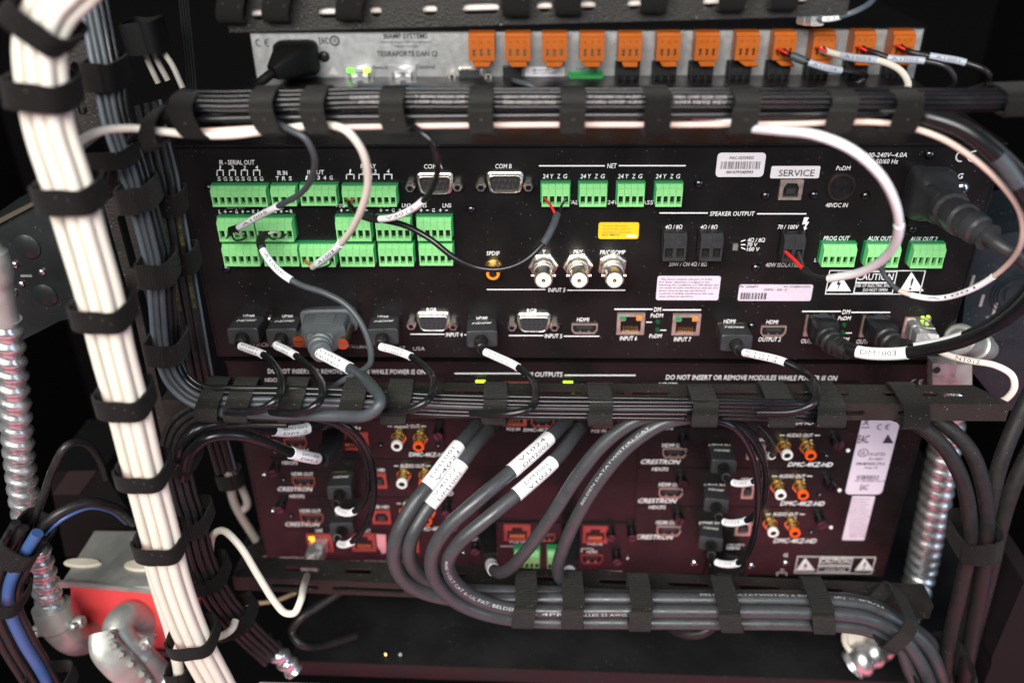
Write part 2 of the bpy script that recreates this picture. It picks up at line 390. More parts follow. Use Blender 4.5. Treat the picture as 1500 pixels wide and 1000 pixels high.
def strap(label, x, y, Y, ang, hh, wpx, depth, skew=0.0, group='hook-and-loop straps', m=None, flap=0.6, name='cable_strap', tw=0.0, ex=0.62):
    """a band round a bundle; ang = bundle direction in the picture, degrees"""
    a = radians(ang); C = at(x, y, Y); k = 10
    A = (at(x+cos(a)*k, y+sin(a)*k, Y)-C).normalized(); U = at(x-sin(a)*k, y+cos(a)*k, Y)-C
    U = (U-A*U.dot(A)).normalized(); D = A.cross(U).normalized()      # D: away or towards
    if D.y > 0: D = -D
    s = ppm(C); h = hh/s; w_ = wpx/s/2; th = 0.0011; n = 44
    mb = MB(); uv = []; per = 0; prev = None; rs = []
    for i in range(n+1):
        t = 2*pi*i/n + flap; c_, s_ = cos(t), sin(t)
        ru = math.copysign(abs(c_)**ex, c_); rd = math.copysign(abs(s_)**ex, s_)
        lap = 0.0009 if i < 9 else 0.0
        nrm = (U*(c_/h)+D*(s_/depth)).normalized()
        base = C+U*(h*ru)+D*(depth*rd)+A*(skew/s*ru + 0.0004*sin(3*t))+nrm*lap
        if prev is not None: per += (base-prev).length
        prev = base
        wv = w_*(1+0.03*sin(5*t))
        rs.append((base-A*wv, base+A*wv, base+A*wv-nrm*th, base-A*wv-nrm*th)); uv += [(per*90, 0), (per*90, 1), (per*90, 1.05), (per*90, -0.05)]
    mb.rings(rs, True, True)
    mb.uv = [(v, u) for u, v in uv]
    o = obj(name, mb, m or M_STRAP, smooth=35, origin=C-ZA*0); tag(o, label, 'strap', group); return o

M_COPR = mat('jack_copper_red', (0.42, 0.14, 0.10), 0.4, metal=0.6)
# ================================================================== setting
def struct(name, mb, m): return tag(obj(name, mb, m), None, None, kind='structure')
struct('cabinet_back', MB().box((-0.75, 0.62, -0.7), (0.75, 0.65, 0.5)), M_WALL)
struct('cabinet_side_left', MB().box((-0.72, -0.02, -0.69), (-0.70, 0.619, 0.49)), M_WALL)
struct('cabinet_side_right', MB().box((0.50, 0.06, -0.69), (0.52, 0.619, 0.49)), M_WALL)
struct('cabinet_floor', MB().box((-0.699, -0.02, -0.69), (0.499, 0.618, -0.67)), M_WALL)
struct('cabinet_ceiling', MB().box((-0.699, -0.02, 0.47), (0.499, 0.618, 0.489)), M_WALL)

# ================================================================== small device pieces (all children of a device)
def screw(par, x, y, Y=0, r=6, m=None, name='screw', lift=0.0):
    c = at(x, y, Y); rr = r/2450
    o = obj(name, MB().lathe(c, [(-0.0005, rr), (0.0006, rr), (0.0014, rr*0.86), (0.0020, rr*0.5), (0.0022, rr*0.12)], 16), m or M_SCRW, par, smooth=50)
    a = random.uniform(0, pi/2); mb = MB()
    for q in (a, a+pi/2):
        d = Vector((cos(q), 0, sin(q)))*rr*0.55; e = Vector((-sin(q), 0, cos(q)))*rr*0.1; p = c+Vector((0,-0.0024,0))
        mb.add([p-d-e, p+d-e, p+d+e, p-d+e], [(0,1,2,3)])
    obj('cross_slot', mb, M_HOLE, o); return o
def thumbscrew(par, x, y, Y, r=9, red=False):
    c = at(x, y, Y); rr = r/2450; n = 24
    prof = [(-0.0005, rr*0.8), (0.002, rr*0.8), (0.002, rr), (0.007, rr), (0.0076, rr*0.9)]
    rs = []
    o = obj('thumbscrew', MB().lathe(c, prof, n), M_SCRW if not red else M_SCRW, par, smooth=35)
    a = random.uniform(0, pi); d = Vector((cos(a), 0, sin(a)))*rr*0.9; e = Vector((-sin(a), 0, cos(a)))*rr*0.12; p = c+Vector((0,-0.0078,0))
    obj('slot', MB().add([p-d-e, p+d-e, p+d+e, p-d+e], [(0,1,2,3)]), M_HOLE, o); return o
def terminal(par, x0, x1, yt, yb, n, Y=0, D=0.008, m=None, md=None, name='terminal_block', label=None, filled=()):
    """pluggable terminal block; pixels give its front face"""
    m = m or M_GRN; md = md or M_GRND
    a = at(x0, yb, Y-D); b = at(x1, yt, Y-D); X0, X1, Z0, Z1 = a.x, b.x, a.z, b.z; H = Z1-Z0; W = X1-X0; f = Y-D; bk = Y
    mb = MB()
    mb.box((X0, f, Z0), (X1, bk, Z0+H*0.13))                                   # lower lip
    mb.box((X0, f+0.0038, Z0+H*0.13), (X1, bk, Z0+H*0.5))                      # behind the openings
    g = W*0.10/n; pw = W/n
    for i in range(n+1):                                                        # walls between the openings
        c = X0+pw*i; hw = pw*0.17
        mb.box((max(X0, c-hw), f+0.0003, Z0+H*0.13), (min(X1, c+hw), f+0.0038, Z0+H*0.5))
    for i in range(n):                                                          # the upper, chamfered screw section
        s0 = X0+pw*i+(0.00006 if i else 0); s1 = X0+pw*(i+1)-(0.00006 if i < n-1 else 0)
        pr = [(f, Z0+H*0.5), (bk, Z0+H*0.5), (bk, Z1-0.0002), (f+D*0.34, Z1-0.0002), (f+0.0006, Z0+H*0.86), (f, Z0+H*0.84)]
        k = len(mb.v); mb.v += [Vector((s0, y, z)) for y, z in pr]+[Vector((s1, y, z)) for y, z in pr]
        L = len(pr); mb.f += [tuple(k+q for q in range(L)), tuple(k+L+q for q in reversed(range(L)))]+[(k+q, k+L+q, k+L+(q+1) % L, k+(q+1) % L) for q in range(L)]
    o = obj(name, mb, m, par)
    if label: o['label'] = label
    hd = MB().box((X0-0.0007, Y-0.0042, Z0+H*0.1), (X1+0.0007, Y-0.0002, Z1+0.0002))
    obj('header', hd, md, o)
    for i in range(n):
        c = X0+pw*(i+0.5)
        obj('wire_opening', MB().box((c-pw*0.33, f+0.0031, Z0+H*0.15), (c+pw*0.33, f+0.0037, Z0+H*0.48)), M_HOLE, o)
    sc = MB()
    for i in range(n): sc.lathe((X0+pw*(i+0.5), Y-D*0.42, Z1-0.0003), [(0, pw*0.3), (0.0003, pw*0.3)], 8, axis=(0,0,1))
    obj('screw_heads', sc, md, o)
    return o
def jack(par, x0, x1, y0, y1, Y, frame=None, leds=(None, None), depth=0.011, pins=True, name='network_jack', key=True):
    """modular jack: metal shield round a dark well with a row of gold contacts"""
    a = at(x0, y1, Y); b = at(x1, y0, Y); X0, X1, Z0, Z1 = a.x, b.x, a.z, b.z; W = X1-X0; H = Z1-Z0; t = W*0.10
    f = Y-0.0014
    wl = [(X0+W*.13, Z0+H*.12), (X1-W*.13, Z0+H*.12), (X1-W*.13, Z0+H*.66), (X0+W*.70, Z0+H*.66), (X0+W*.70, Z0+H*.86), (X0+W*.30, Z0+H*.86), (X0+W*.30, Z0+H*.66), (X0+W*.13, Z0+H*.66)]
    o = obj(name, MB().plate([(X0, Z0), (X1, Z0), (X1, Z1), (X0, Z1)], [wl], Vector((0, f, 0)), XA, ZA, 0.0022), frame or M_SHIELD, par)
    obj('well', MB().box((X0+W*.03, f+0.0024, Z0+H*.03), (X1-W*.03, f+0.003, Z1-H*.03)), M_HOLE, o)
    mb = MB()
    for i in range(8):
        c = X0+W*(0.25+0.5*i/7); mb.box((c-W*.018, f+0.0010, Z0+H*.15), (c+W*.018, f+0.0022, Z0+H*.34))
    obj('contacts', mb, M_GOLD, o)
    for k, lm in enumerate(leds):
        if lm is None: continue
        l0 = X0+W*.10 if k == 0 else X1-W*.32
        obj('indicator_light', MB().box((l0, f-0.0005, Z1-H*.28), (l0+W*.22, f-0.0001, Z1-H*.10)), lm, o)
    return o
def hdmi_port(par, x0, x1, y0, y1, Y, frame=None):
    a = at(x0, y1, Y); b = at(x1, y0, Y); X0, X1, Z0, Z1 = a.x, b.x, a.z, b.z; W = X1-X0; H = Z1-Z0
    def sh(k):
        c = (X0+X1)/2; w_ = W/2-k; return [(c-w_*0.78, Z0+k), (c+w_*0.78, Z0+k), (c+w_, Z0+H*.38), (c+w_, Z1-k), (c-w_, Z1-k), (c-w_, Z0+H*.38)]
    o = obj('hdmi_port', MB().plate(sh(0), [sh(W*.05)], Vector((0, Y-0.0012, 0)), XA, ZA, 0.0012), frame or M_SHIELD, par)
    obj('well', MB().plate(sh(W*.05), [], Vector((0, Y-0.0002, 0)), XA, ZA, 0.0001), M_HOLE, o)
    c = (X0+X1)/2
    obj('tongue', MB().box((c-W*.3, Y-0.0009, Z0+H*.52), (c+W*.3, Y-0.0003, Z0+H*.72)), M_PCB, o)
    mb = MB()
    for s in (-1, 1): mb.box((c+s*W*.17-W*.035, Y-0.0010, Z0+H*.14), (c+s*W*.17+W*.035, Y-0.0003, Z0+H*.30))
    obj('springs', mb, M_NICK, o); return o
def dsub(par, cx, cy, w_, h_, Y, pins, sx, name, rows):
    """D-shaped connector shell with two hexagonal standoffs"""
    c = at(cx, cy, Y); s = ppm(c); W = w_/s; H = h_/s/cos(0.35)
    def sh(k, y):
        out = []; r = H*.28
        P = [(-W/2+k, H/2-k), (-W/2*.82+k, -H/2+k), (W/2*.82-k, -H/2+k), (W/2-k, H/2-k)]
        for i in range(4):
            p0, p1, p2 = P[i-1], P[i], P[(i+1) % 4]; v0 = Vector(p0)-Vector(p1); v2 = Vector(p2)-Vector(p1); v0.normalize(); v2.normalize()
            q0 = Vector(p1)+v0*r; q2 = Vector(p1)+v2*r
            for t in (0, .25, .5, .75, 1):
                q = q0.lerp(Vector(p1), t).lerp(Vector(p1).lerp(q2, t), t); out.append((q.x+c.x, q.y+c.z))
        return out
    def ring(k, y): return [Vector((x, y, z)) for x, z in sh(k, y)]
    o = obj(name, MB().rings([ring(-W*.05, Y), ring(-W*.05, Y-.001), ring(0, Y-.0016), ring(0, Y-.0040), ring(W*.02, Y-.0043), ring(W*.035, Y-.0040), ring(W*.035, Y-.0012)], False, False), M_NICK, par, smooth=40)
    obj('insert', MB().plate(sh(W*.04, 0), [], Vector((0, Y-(0.0036 if rows == 3 else 0.0022), 0)), XA, ZA, 0.0015), M_PCB, o)
    mb = MB()
    for (px, pz) in pins:
        p = c+Vector((px*W, -(0.0037 if rows == 3 else 0.0023), pz*H)); mb.lathe(p, [(0, W*.024), (0.0001 if rows == 3 else 0.0014, W*.024)], 8)
    obj('contact_holes' if rows == 3 else 'pins', mb, M_HOLE if rows == 3 else M_GOLD, o)
    for x in sx:
        q = at(x[0], x[1], Y); r = 7/2450
        st = obj('standoff', MB().lathe(q, [(0, r), (0.0045, r), (0.0052, r*.85)], 6), M_NICK, o)
        obj('thread_hole', MB().lathe(q+Vector((0,-0.00525,0)), [(0, r*.5), (0.0001, r*.5)], 12), M_SCRW, o)
    return o
PIN9 = [((i-2)*.155, .14) for i in range(5)]+[((i-1.5)*.155, -.18) for i in range(4)]
PIN15 = [((i-2)*.15, .24) for i in range(5)]+[((i-2)*.15+.03, 0) for i in range(5)]+[((i-2)*.15, -.24) for i in range(5)]
def bnc(par, x, y, Y=0):
    c = at(x, y, Y); k = 1/2450
    o = obj('bnc_connector', MB().lathe(c, [(0, 21*k), (0.003, 21*k), (0.0036, 18*k)], 6, rot=random.random()), M_NICK, par)
    obj('barrel', MB().lathe(c, [(0.003, 16*k), (0.008, 16*k), (0.0082, 14.2*k), (0.011, 14.2*k), (0.0112, 13*k), (0.0195, 13*k), (0.020, 12.3*k), (0.020, 10.5*k)], 24), M_NICK, o, smooth=35)
    obj('insulator', MB().lathe(c, [(0.018, 10.6*k), (0.0203, 10.6*k)], 20), M_DIEL, o)
    obj('centre_contact', MB().lathe(c, [(0.0203, 2.6*k), (0.0206, 2.6*k), (0.0206, 1.1*k), (0.0204, 1*k)], 12), M_GOLD, o)
    mb = MB()
    for s in (-1, 1): mb.lathe(c+Vector((s*13*k, -0.014, 0)), [(0, 2.5*k), (0.0016, 2.5*k)], 8, axis=(s, 0, 0))
    obj('bayonet_lugs', mb, M_NICK, o)
    return o
def rca(par, x, y, Y, ring, k=1.0, length=0.0115, name='rca_jack'):
    """x,y = the front face"""
    c = at(x, y, Y-length); c = Vector((c.x, Y, c.z)); r = 9.5*k/2450
    o = obj(name, MB().lathe(c, [(0, r*1.25), (0.0016, r*1.25), (0.0018, r*1.05), (0.005, r*1.05), (0.0053, r*.84), (length-.0012, r*.84)], 20), M_GOLD, par, smooth=35)
    obj('colour_ring', MB().lathe(c, [(length-.0025, r*.93), (length-.0003, r*.95), (length, r*.9), (length, r*.56), (length-.002, r*.54)], 20, cap1=False), ring, o, smooth=35)
    obj('socket_hole', MB().lathe(c, [(length-.004, r*.55), (length-.0004, r*.55)], 12), M_HOLE, o); return o
def usb_b(par, x0, x1, y0, y1, Y, frame=None):
    a = at(x0, y1, Y); b = at(x1, y0, Y); X0, X1, Z0, Z1 = a.x, b.x, a.z, b.z; W = X1-X0; H = Z1-Z0
    hole = [(X0+W*.16, Z0+H*.14), (X1-W*.16, Z0+H*.14), (X1-W*.16, Z0+H*.62), (X1-W*.28, Z0+H*.86), (X0+W*.28, Z0+H*.86), (X0+W*.16, Z0+H*.62)]
    o = obj('usb_port', MB().plate([(X0, Z0), (X1, Z0), (X1, Z1), (X0, Z1)], [hole], Vector((0, Y-.0022, 0)), XA, ZA, .0022), frame or M_SHIELD, par)
    obj('well', MB().box((X0+W*.05, Y-.0003, Z0+H*.05), (X1-W*.05, Y-.0001, Z1-H*.05)), M_HOLE, o)
    obj('tongue', MB().box((X0+W*.30, Y-.0020, Z0+H*.30), (X1-W*.30, Y-.0004, Z0+H*.58)), M_PCB, o)
    return o
def barcode(par, x0, x1, y0, y1, Y, n=40, m=None):
    mb = MB(); t = 0.0; tot = [random.choice((1, 1, 2, 3)) for _ in range(n)]; S_ = sum(tot)
    a = at(x0, y1, Y); b = at(x1, y0, Y); acc = 0
    for i, q in enumerate(tot):
        u0 = a.x+(b.x-a.x)*acc/S_; acc += q; u1 = a.x+(b.x-a.x)*acc/S_
        if i % 2 == 0: mb.add([(u0, Y-.0007, a.z), (u1, Y-.0007, a.z), (u1, Y-.0007, b.z), (u0, Y-.0007, b.z)], [(0,1,2,3)])
    return obj('barcode', mb, m or M_BLKPR, par)
def ce_mark(par, x, y, h, Y, m):
    mb = MB(); k = h/2/2450; c = at(x, y, Y-.0006)
    for dx in (-h*.55, h*.55):
        q = at(x+dx, y, Y-.0006); n = 14; ri, ro = k*.72, k*1.0
        ps = []
        for i in range(n+1):
            t = pi*0.42+ (2*pi-0.84*pi)*i/n
            ps += [q+Vector((cos(t)*ri, 0, sin(t)*ri)), q+Vector((cos(t)*ro, 0, sin(t)*ro))]
        mb.add(ps, [(2*i, 2*i+1, 2*i+3, 2*i+2) for i in range(n)])
    q = at(x+h*.55, y, Y-.0006); mb.add([q+Vector((-k*.9, 0, -k*.12)), q+Vector((k*.2, 0, -k*.12)), q+Vector((k*.2, 0, k*.12)), q+Vector((-k*.9, 0, k*.12))], [(0,1,2,3)])
    return obj('conformity_mark', mb, m, par)
def chassis(root, x0, x1, z0, z1, Y, depth, m, name='housing', lip=0.0012, holes=(), hm=None):
    mb = MB().plate([(x0, z0), (x1, z0), (x1, z1), (x0, z1)], list(holes), Vector((0, Y, 0)), XA, ZA, 0.0012)
    o = obj('rear_panel', mb, m, root)
    b = MB()
    b.box((x0-.0012, Y-.0025, z1), (x1+.0012, Y+depth, z1+.0012)); b.box((x0-.0012, Y+.0013, z0-.0012), (x1+.0012, Y+depth, z0))
    b.box((x0-.0012, Y-.0004, z0), (x0, Y+depth, z1)); b.box((x1, Y-.0004, z0), (x1+.0012, Y+depth, z1))
    obj(name, b, hm or m, root); return o

# ================================================================== the black presentation switcher (middle)
W2 = 0.2195
dm = thing('av_switcher', 'black rack unit with white lettering and green terminal blocks, middle of the rack', 'rack unit', (0, 0, 0))
chassis(dm, -W2, W2, 0.0, 0.1325, 0.0, 0.30, M_PANEL)
def TT(s, x0, x1, y, h=6.5, **k): return T(dm, s, x0, x1, y, h, 0, **k)
TT('IR - SERIAL OUT', 321, 373, 238, 7)
for i, x in enumerate((322.5, 340.5, 358, 376)):
    TT('1234'[i], x-2, x+2, 245.5, 6); bracket(dm, x-4.5, x+4.5, 249.5, 257)
for i, x in enumerate((321, 330, 338.5, 347.5, 356, 365, 374, 383)): TT('SG'[i % 2], x-2.7, x+2.7, 262, 6)
TT('IR IN', 406, 421, 253.5, 6.5)
for c, x in zip('TRS', (406.5, 415.5, 425)): TT(c, x-2.6, x+2.6, 261.5, 6)
TT('INPUT', 450, 475, 252.5, 6.5)
for c, x in zip('1234G', (449, 458, 466.5, 475.5, 485)): TT(c, x-2.4, x+2.4, 260.5, 6)
TT('RELAY', 528, 551, 243.5, 6.5)
for i, x in enumerate((513, 531.5, 549.5, 568.5)):
    TT('1234'[i], x-2, x+2, 251, 6); bracket(dm, x-5.5, x+5.5, 255.5, 262)
TT('COM A', 621, 648, 244, 6.8); TT('COM B', 725.5, 749.5, 243.5, 6.8)
line(dm, 789.5, 886, 243); TT('NET', 889.5, 903.5, 243, 7); line(dm, 906.5, 1004.5, 242.8)
for x in (793, 848, 903, 958.5):
    x += 2
    TT('24', x, x+8.5, 258.3, 6.5); TT('Y', x+11, x+16, 258.3, 6.5); TT('Z', x+21, x+26, 258.3, 6.5); TT('G', x+30, x+36, 258.3, 6.5)
for (x, s) in ((832, 'DIGITAL'), (886, 'LINK 24V'), (942, 'BYPASS')): TT(s, x-20, x+15 if s != 'LINK 24V' else x+20, 296.5, 6)
terminal(dm, 312, 388, 275, 303, 8, filled=()); terminal(dm, 399, 431, 275, 302, 3); terminal(dm, 441.5, 491, 274, 301.5, 5); terminal(dm, 503, 579, 275, 303, 8)
for x in (793.5, 848.5, 904, 960): terminal(dm, x, x+41, 272, 303, 4)
for (x0, x1, yt, yb) in ((322, 370, 322, 354), (378, 426, 322, 354), (494, 541, 321, 353.5), (552, 600, 321, 353), (612, 660, 321, 353),
                         (329, 376, 360.5, 390), (388, 434, 360.5, 390), (442, 488, 360.5, 391), (499, 546, 361, 390.5), (556, 604, 360, 390), (615, 662, 360, 389)):
    terminal(dm, x0, x1, yt, yb, 5)
for (x0, x1, yt, yb) in ((1203, 1257, 361, 391), (1267, 1322, 361, 392), (1333, 1388, 361, 393)): terminal(dm, x0, x1, yt, yb, 5)
TT('AUDIO IN 1', 331, 358, 303.5, 5.5, m=M_GREYPR); TT('AUDIO IN 2', 385, 415, 303.5, 5.5, m=M_GREYPR)
for c, x in zip('L+-G+-R', (322, 330, 338, 346.5, 355.5, 363.5, 371)): TT(c, x-2, x+2, 310, 5.5 if c != '-' else 1.3)
for c, x in zip('L+-G+-R', (379, 387, 395, 403, 412, 420, 426.5)): TT(c, x-2, x+2, 309.5, 5.5 if c != '-' else 1.3)
for s, x in (('MIC 1', 492), ('MIC 3', 551), ('LN3', 588.5), ('LN5', 612), ('LN5', 648)): TT(s, x, x+(13 if 'LN' in s else 19), 301, 6)
for x0 in (500, 558, 617):
    for c, x in zip('+-G+-', (0, 9, 18, 28, 37)): TT(c, x0+x-2, x0+x+2, 308, 5.5 if c != '-' else 1.3)
dsub(dm, 638, 268, 50, 26, 0, PIN9, ((602, 271), (671, 270)), 'serial_port', 2); dsub(dm, 740, 266.5, 50, 26, 0, PIN9, ((705, 270), (774, 270)), 'serial_port', 2)
for x, y in ((690, 306), (307, 275), (1023.5, 268.5), (1121, 286), (1192, 285), (1267.5, 286), (1361, 226), (1336.5, 335), (1107, 391.5), (332, 393)): screw(dm, x, y, r=6.3)
sticker(dm, 876, 936.5, 325.5, 349.5, 0, M_YEL, 3)
for i, (s, x0, x1) in enumerate((('Caution: Warranty', 883, 918), ('void if this seal is', 883, 922), ('broken or removed', 883, 924), ('K21-88673', 882, 907))): T(dm, s, x0, x1, 331+i*4.3, 3, 0, M_BLKPR if i == 3 else mat('print_brown', (0.35, 0.2, 0.05)), bold=0, lift=0.0008)
poly(dm, 'sticker_stamp', ((918, 344.5), (932, 344.5), (932, 347.5), (918, 347.5)), 0, M_WHITE, lift=0.0009)
TT('SPDIF', 712.5, 732, 371, 6)
rca(dm, 722, 401.5, 0, M_SPDIF, 1.05, 0.011, 'spdif_jack')
TT('Y', 794.5, 799.5, 369, 6.5); TT('PB/Y', 840, 854, 369, 6.3); TT('PR/C/COMP', 879, 916, 369.5, 6.3)
for x in (796, 846.5, 896.5): bnc(dm, x, 387.5)
line(dm, 713, 799, 424, th=1.6); TT('INPUT 5', 803, 828, 424.7, 6); line(dm, 831, 916, 425, th=1.6)
sticker(dm, 1047.5, 1122.5, 223.5, 259, 0, M_STICK, 5); T(dm, 'MAC ADDRESS', 1069, 1104, 231.2, 4.2, 0, M_BLKPR, bold=0, shear=0, lift=.0008); barcode(dm, 1055, 1115, 236, 247, 0, 50, mat('print_mid', (0.2, 0.18, 0.2))); T(dm, '00107F34E993', 1064, 1103, 252.3, 4.2, 0, M_BLKPR, bold=0.01, shear=0, lift=.0008)
sticker(dm, 1127.5, 1202, 243, 261, 0, M_STICK, 2); T(dm, 'SERVICE', 1141, 1193, 253.5, 9.5, 0, M_BLKPR, bold=0, shear=0, lift=.0008)
usb_b(dm, 1138.5, 1176.5, 262.5, 291, 0)
TT('PoDM', 1225, 1246, 246.5, 6.5); TT('48VDC IN', 1209.5, 1242, 300.5, 6.5)
c = at(1231.5, 273, 0); k = 1/2450
din = obj('power_socket', MB().lathe(c, [(0, 19*k), (0.0012, 19*k), (0.002, 17.5*k), (0.002, 15.5*k), (0.0006, 15*k)], 28, cap1=False), mat('din_metal', (0.12, 0.09, 0.08), 0.35, metal=0.9), dm, smooth=35)
obj('socket_face', MB().lathe(c, [(0, 15.2*k), (0.0008, 15.2*k)], 24), M_TBLK, din)
for dx, dz in ((-1, 1), (1, 1), (-1, -1), (1, -1)): obj('contact_hole', MB().lathe(c+Vector((dx*5.5*k, -.0008, dz*5*k)), [(0, 2.9*k), (0.0001, 2.9*k)], 10), M_HOLE, din)
TT('100-240V~4.0A', 1268, 1329, 227, 7); TT('50/60 Hz', 1283, 1316, 236.5, 7)
ce_mark(dm, 1417.5, 229, 16, 0, M_GREYPR); TT('G', 1403, 1411, 258, 8)
screw(dm, 1408.5, 276, r=9, m=M_SCRWL, name='ground_screw')
line(dm, 966, 1037, 312); TT('SPEAKER OUTPUT', 1040, 1105.5, 313, 6.5); line(dm, 1109, 1181, 313.2)
poly(dm, 'printed_bolt_symbol', ((1178, 318.5), (1185, 318.5), (1181.5, 325.5), (1185.5, 325), (1180, 333.5), (1182.5, 334), (1178.5, 337.5), (1177, 332), (1178.5, 332.5), (1180.5, 328), (1175, 329)), 0, M_WHITE)
TT('4Ω / 8Ω', 974.5, 999.5, 332.3, 6.3); TT('4Ω / 8Ω', 1026, 1051, 332.5, 6.3); TT('70 / 100V', 1139.5, 1170, 332.5, 6.3)
for x in (970.5, 1024, 1145): terminal(dm, x, x+37, 345 if x < 1100 else 347, 382.5 if x < 1100 else 384, 2, m=M_SPK, md=M_TBLK, D=0.0095)
TT('20W / CH 4Ω / 8Ω', 980, 1035.5, 386.8, 6, m=M_GREYPR); TT('40W ISOLATED', 1121.5, 1172, 388, 6.3, m=M_GREYPR)
a = at(1069, 368, 0); b = at(1084, 348, 0)
sw = obj('voltage_switch', MB().plate([(a.x, a.z), (b.x, a.z), (b.x, b.z), (a.x, b.z)], [[(a.x+.0006, a.z+.0006), (b.x-.0006, a.z+.0006), (b.x-.0006, b.z-.0006), (a.x+.0006, b.z-.0006)]], Vector((0, -.0012, 0)), XA, ZA, .0012), M_TBLK, dm)
obj('slider', MB().box((a.x+.001, -.0022, a.z+.0015), (b.x-.001, -.0004, (a.z+b.z)/2+.001)), mat('switch_grey', (0.16, 0.15, 0.12), 0.5), sw)
for y0, y1 in ((353.5, 351.5), (358.5, 358.2), (362.5, 365)): line(dm, 1085.5, 1092, y0, th=1.6, y2=y1)
TT('4Ω / 8Ω', 1095, 1120.5, 351.5, 6.2); TT('70 V', 1094.5, 1109.5, 358.3, 5.8); TT('100 V', 1094, 1112.5, 365, 5.8)
TT('PROG OUT', 1206.5, 1244.5, 349, 6.5); TT('AUX OUT 1', 1271, 1311, 349.3, 6.5); TT('AUX OUT 2', 1333.5, 1373, 350, 6.5); TT('L', 1193, 1196, 381, 5)
sticker(dm, 960.5, 1056, 404, 439, 0, M_STICKP, 3)
FCC = ('This device complies with part 15 of the', 'FCC Rules. Operation is subject to the', 'following two conditions: (1) This device may', 'not cause harmful interference, and (2) this', 'device must accept any interference', 'received, including interference that may', 'cause undesired operation.')
for i, s in enumerate(FCC): T(dm, s, 965+(3 if i == 0 else 0), 965+len(s)*1.95, 409.3+i*4.15, 3.2, 0, M_BLKPR, bold=0, shear=.1, lift=.0008)
sticker(dm, 1080, 1191.5, 416.5, 440, 0, M_STICKP, 3)
T(dm, 'PN  6506873', 1084, 1110, 419.8, 3.2, 0, M_BLKPR, bold=0, shear=0, lift=.0008); T(dm, 'SN 1234JBH12904', 1148, 1187, 420.2, 3.2, 0, M_BLKPR, bold=0, shear=0, lift=.0008)
T(dm, 'DMPS3 - 300 - C', 1119, 1153, 424.3, 3.2, 0, M_BLKPR, bold=0, shear=0, lift=.0008); barcode(dm, 1084, 1124, 428, 437.5, 0, 34)
def caution(par, x0, x1, y0, y1, Y, sub):
    W_ = x1-x0; H_ = y1-y0; a = at(x0, y1, Y); b = at(x1, y0, Y); t = .0005
    obj('caution_frame', MB().plate([(a.x, a.z), (b.x, a.z), (b.x, b.z), (a.x, b.z)], [[(a.x+t, a.z+t), (b.x-t, a.z+t), (b.x-t, b.z-t), (a.x+t, b.z-t)]], Vector((0, Y-.0005, 0)), XA, ZA, .0002), M_WHITE, par)
    for q, s in ((.14, 'bolt'), (.86, '!')):
        cx = x0+W_*q; hw = min(W_*.12, H_*.62)
        o = poly(par, 'warning_triangle', ((cx, y0+H_*.08), (cx+hw, y1-H_*.12), (cx-hw, y1-H_*.12)), Y, M_WHITE)
        if s == '!': T(par, '!', cx-1.6, cx+1.6, y0+H_*.58, H_*.5, Y, M_HOLE, shear=0, lift=.0009)
        else: poly(par, 'bolt_symbol', ((cx+2, y0+H_*.3), (cx-3.2, y0+H_*.62), (cx, y0+H_*.6), (cx-2, y0+H_*.85), (cx+3.4, y0+H_*.52), (cx+.3, y0+H_*.54)), Y, M_HOLE, lift=.0009)
    u0, u1 = x0+W_*.28, x0+W_*.72
    a = at(u0, y1-1.5, Y); b = at(u1, y0+1.5, Y)
    m_ = at(u0, y0+H_*.52, Y).z
    obj('caution_box', MB().plate([(a.x, a.z), (b.x, a.z), (b.x, b.z), (a.x, b.z)], [[(a.x+t, m_+t), (b.x-t, m_+t), (b.x-t, b.z-t), (a.x+t, b.z-t)], [(a.x+t, a.z+t), (b.x-t, a.z+t), (b.x-t, m_-t/2), (a.x+t, m_-t/2)]], Vector((0, Y-.0005, 0)), XA, ZA, .0002), M_WHITE, par)
    T(par, 'CAUTION', u0+W_*.04, u1-W_*.04, y0+H_*.28, H_*.28, Y, shear=0)
    T(par, 'RISK OF ELECTRIC SHOCK', u0+W_*.02, u1-W_*.02, y0+H_*.64, H_*.14, Y, shear=0); T(par, 'DO NOT OPEN', u0+W_*.1, u1-W_*.1, y0+H_*.83, H_*.13, Y, shear=0)
    T(par, sub, x0, x1-W_*.02, y1+H_*.09, H_*.14, Y, shear=.15)
caution(dm, 1208, 1356, 395.5, 430.5, 0, 'AVIS: RISQUE DE CHOC ELECTRIQUE NE PAS OUVRIR')
for x0, x1, y in ((356.5, 373, 463.5), (413, 429, 464), (553, 569, 465), (697.5, 714, 466.5), (845, 863, 468), (1060, 1077.5, 470.5), (1122.5, 1140, 471.5)): TT('HDMI', x0, x1, y, 5.6)
for x0, y in ((481, 452.7), (624.5, 453.7), (771.5, 455)): TT('RGB', x0, x0+14.5, y, 5.8)
dsub(dm, 635.5, 469, 46, 24, 0, PIN15, ((603.5, 472), (664.5, 473)), 'vga_port', 3); dsub(dm, 782, 470.5, 46, 24, 0, PIN15, ((750, 474), (812, 474)), 'vga_port', 3)
line(dm, 601, 651, 489.3, th=1.6); TT('INPUT 4', 653, 677.5, 490, 6); line(dm, 680, 691, 490.2, th=1.6)
line(dm, 745, 796, 491.3, th=1.6); TT('INPUT 5', 798, 823.5, 492, 6); line(dm, 826, 878, 492.3, th=1.6)
hdmi_port(dm, 837, 875.5, 473.5, 487.5, 0); hdmi_port(dm, 1112.5, 1152, 476.5, 491.5, 0)
line(dm, 900, 956, 452.8); TT('DM', 958, 968.5, 453.2, 6.3); line(dm, 970.5, 1027, 453.8)
TT('PoDM', 953, 971.5, 462, 5.8); TT('PoDM', 951, 969.5, 492, 5.8); line(dm, 946.5, 955, 471.8, th=1.5); line(dm, 967, 976, 483.5, th=1.5)
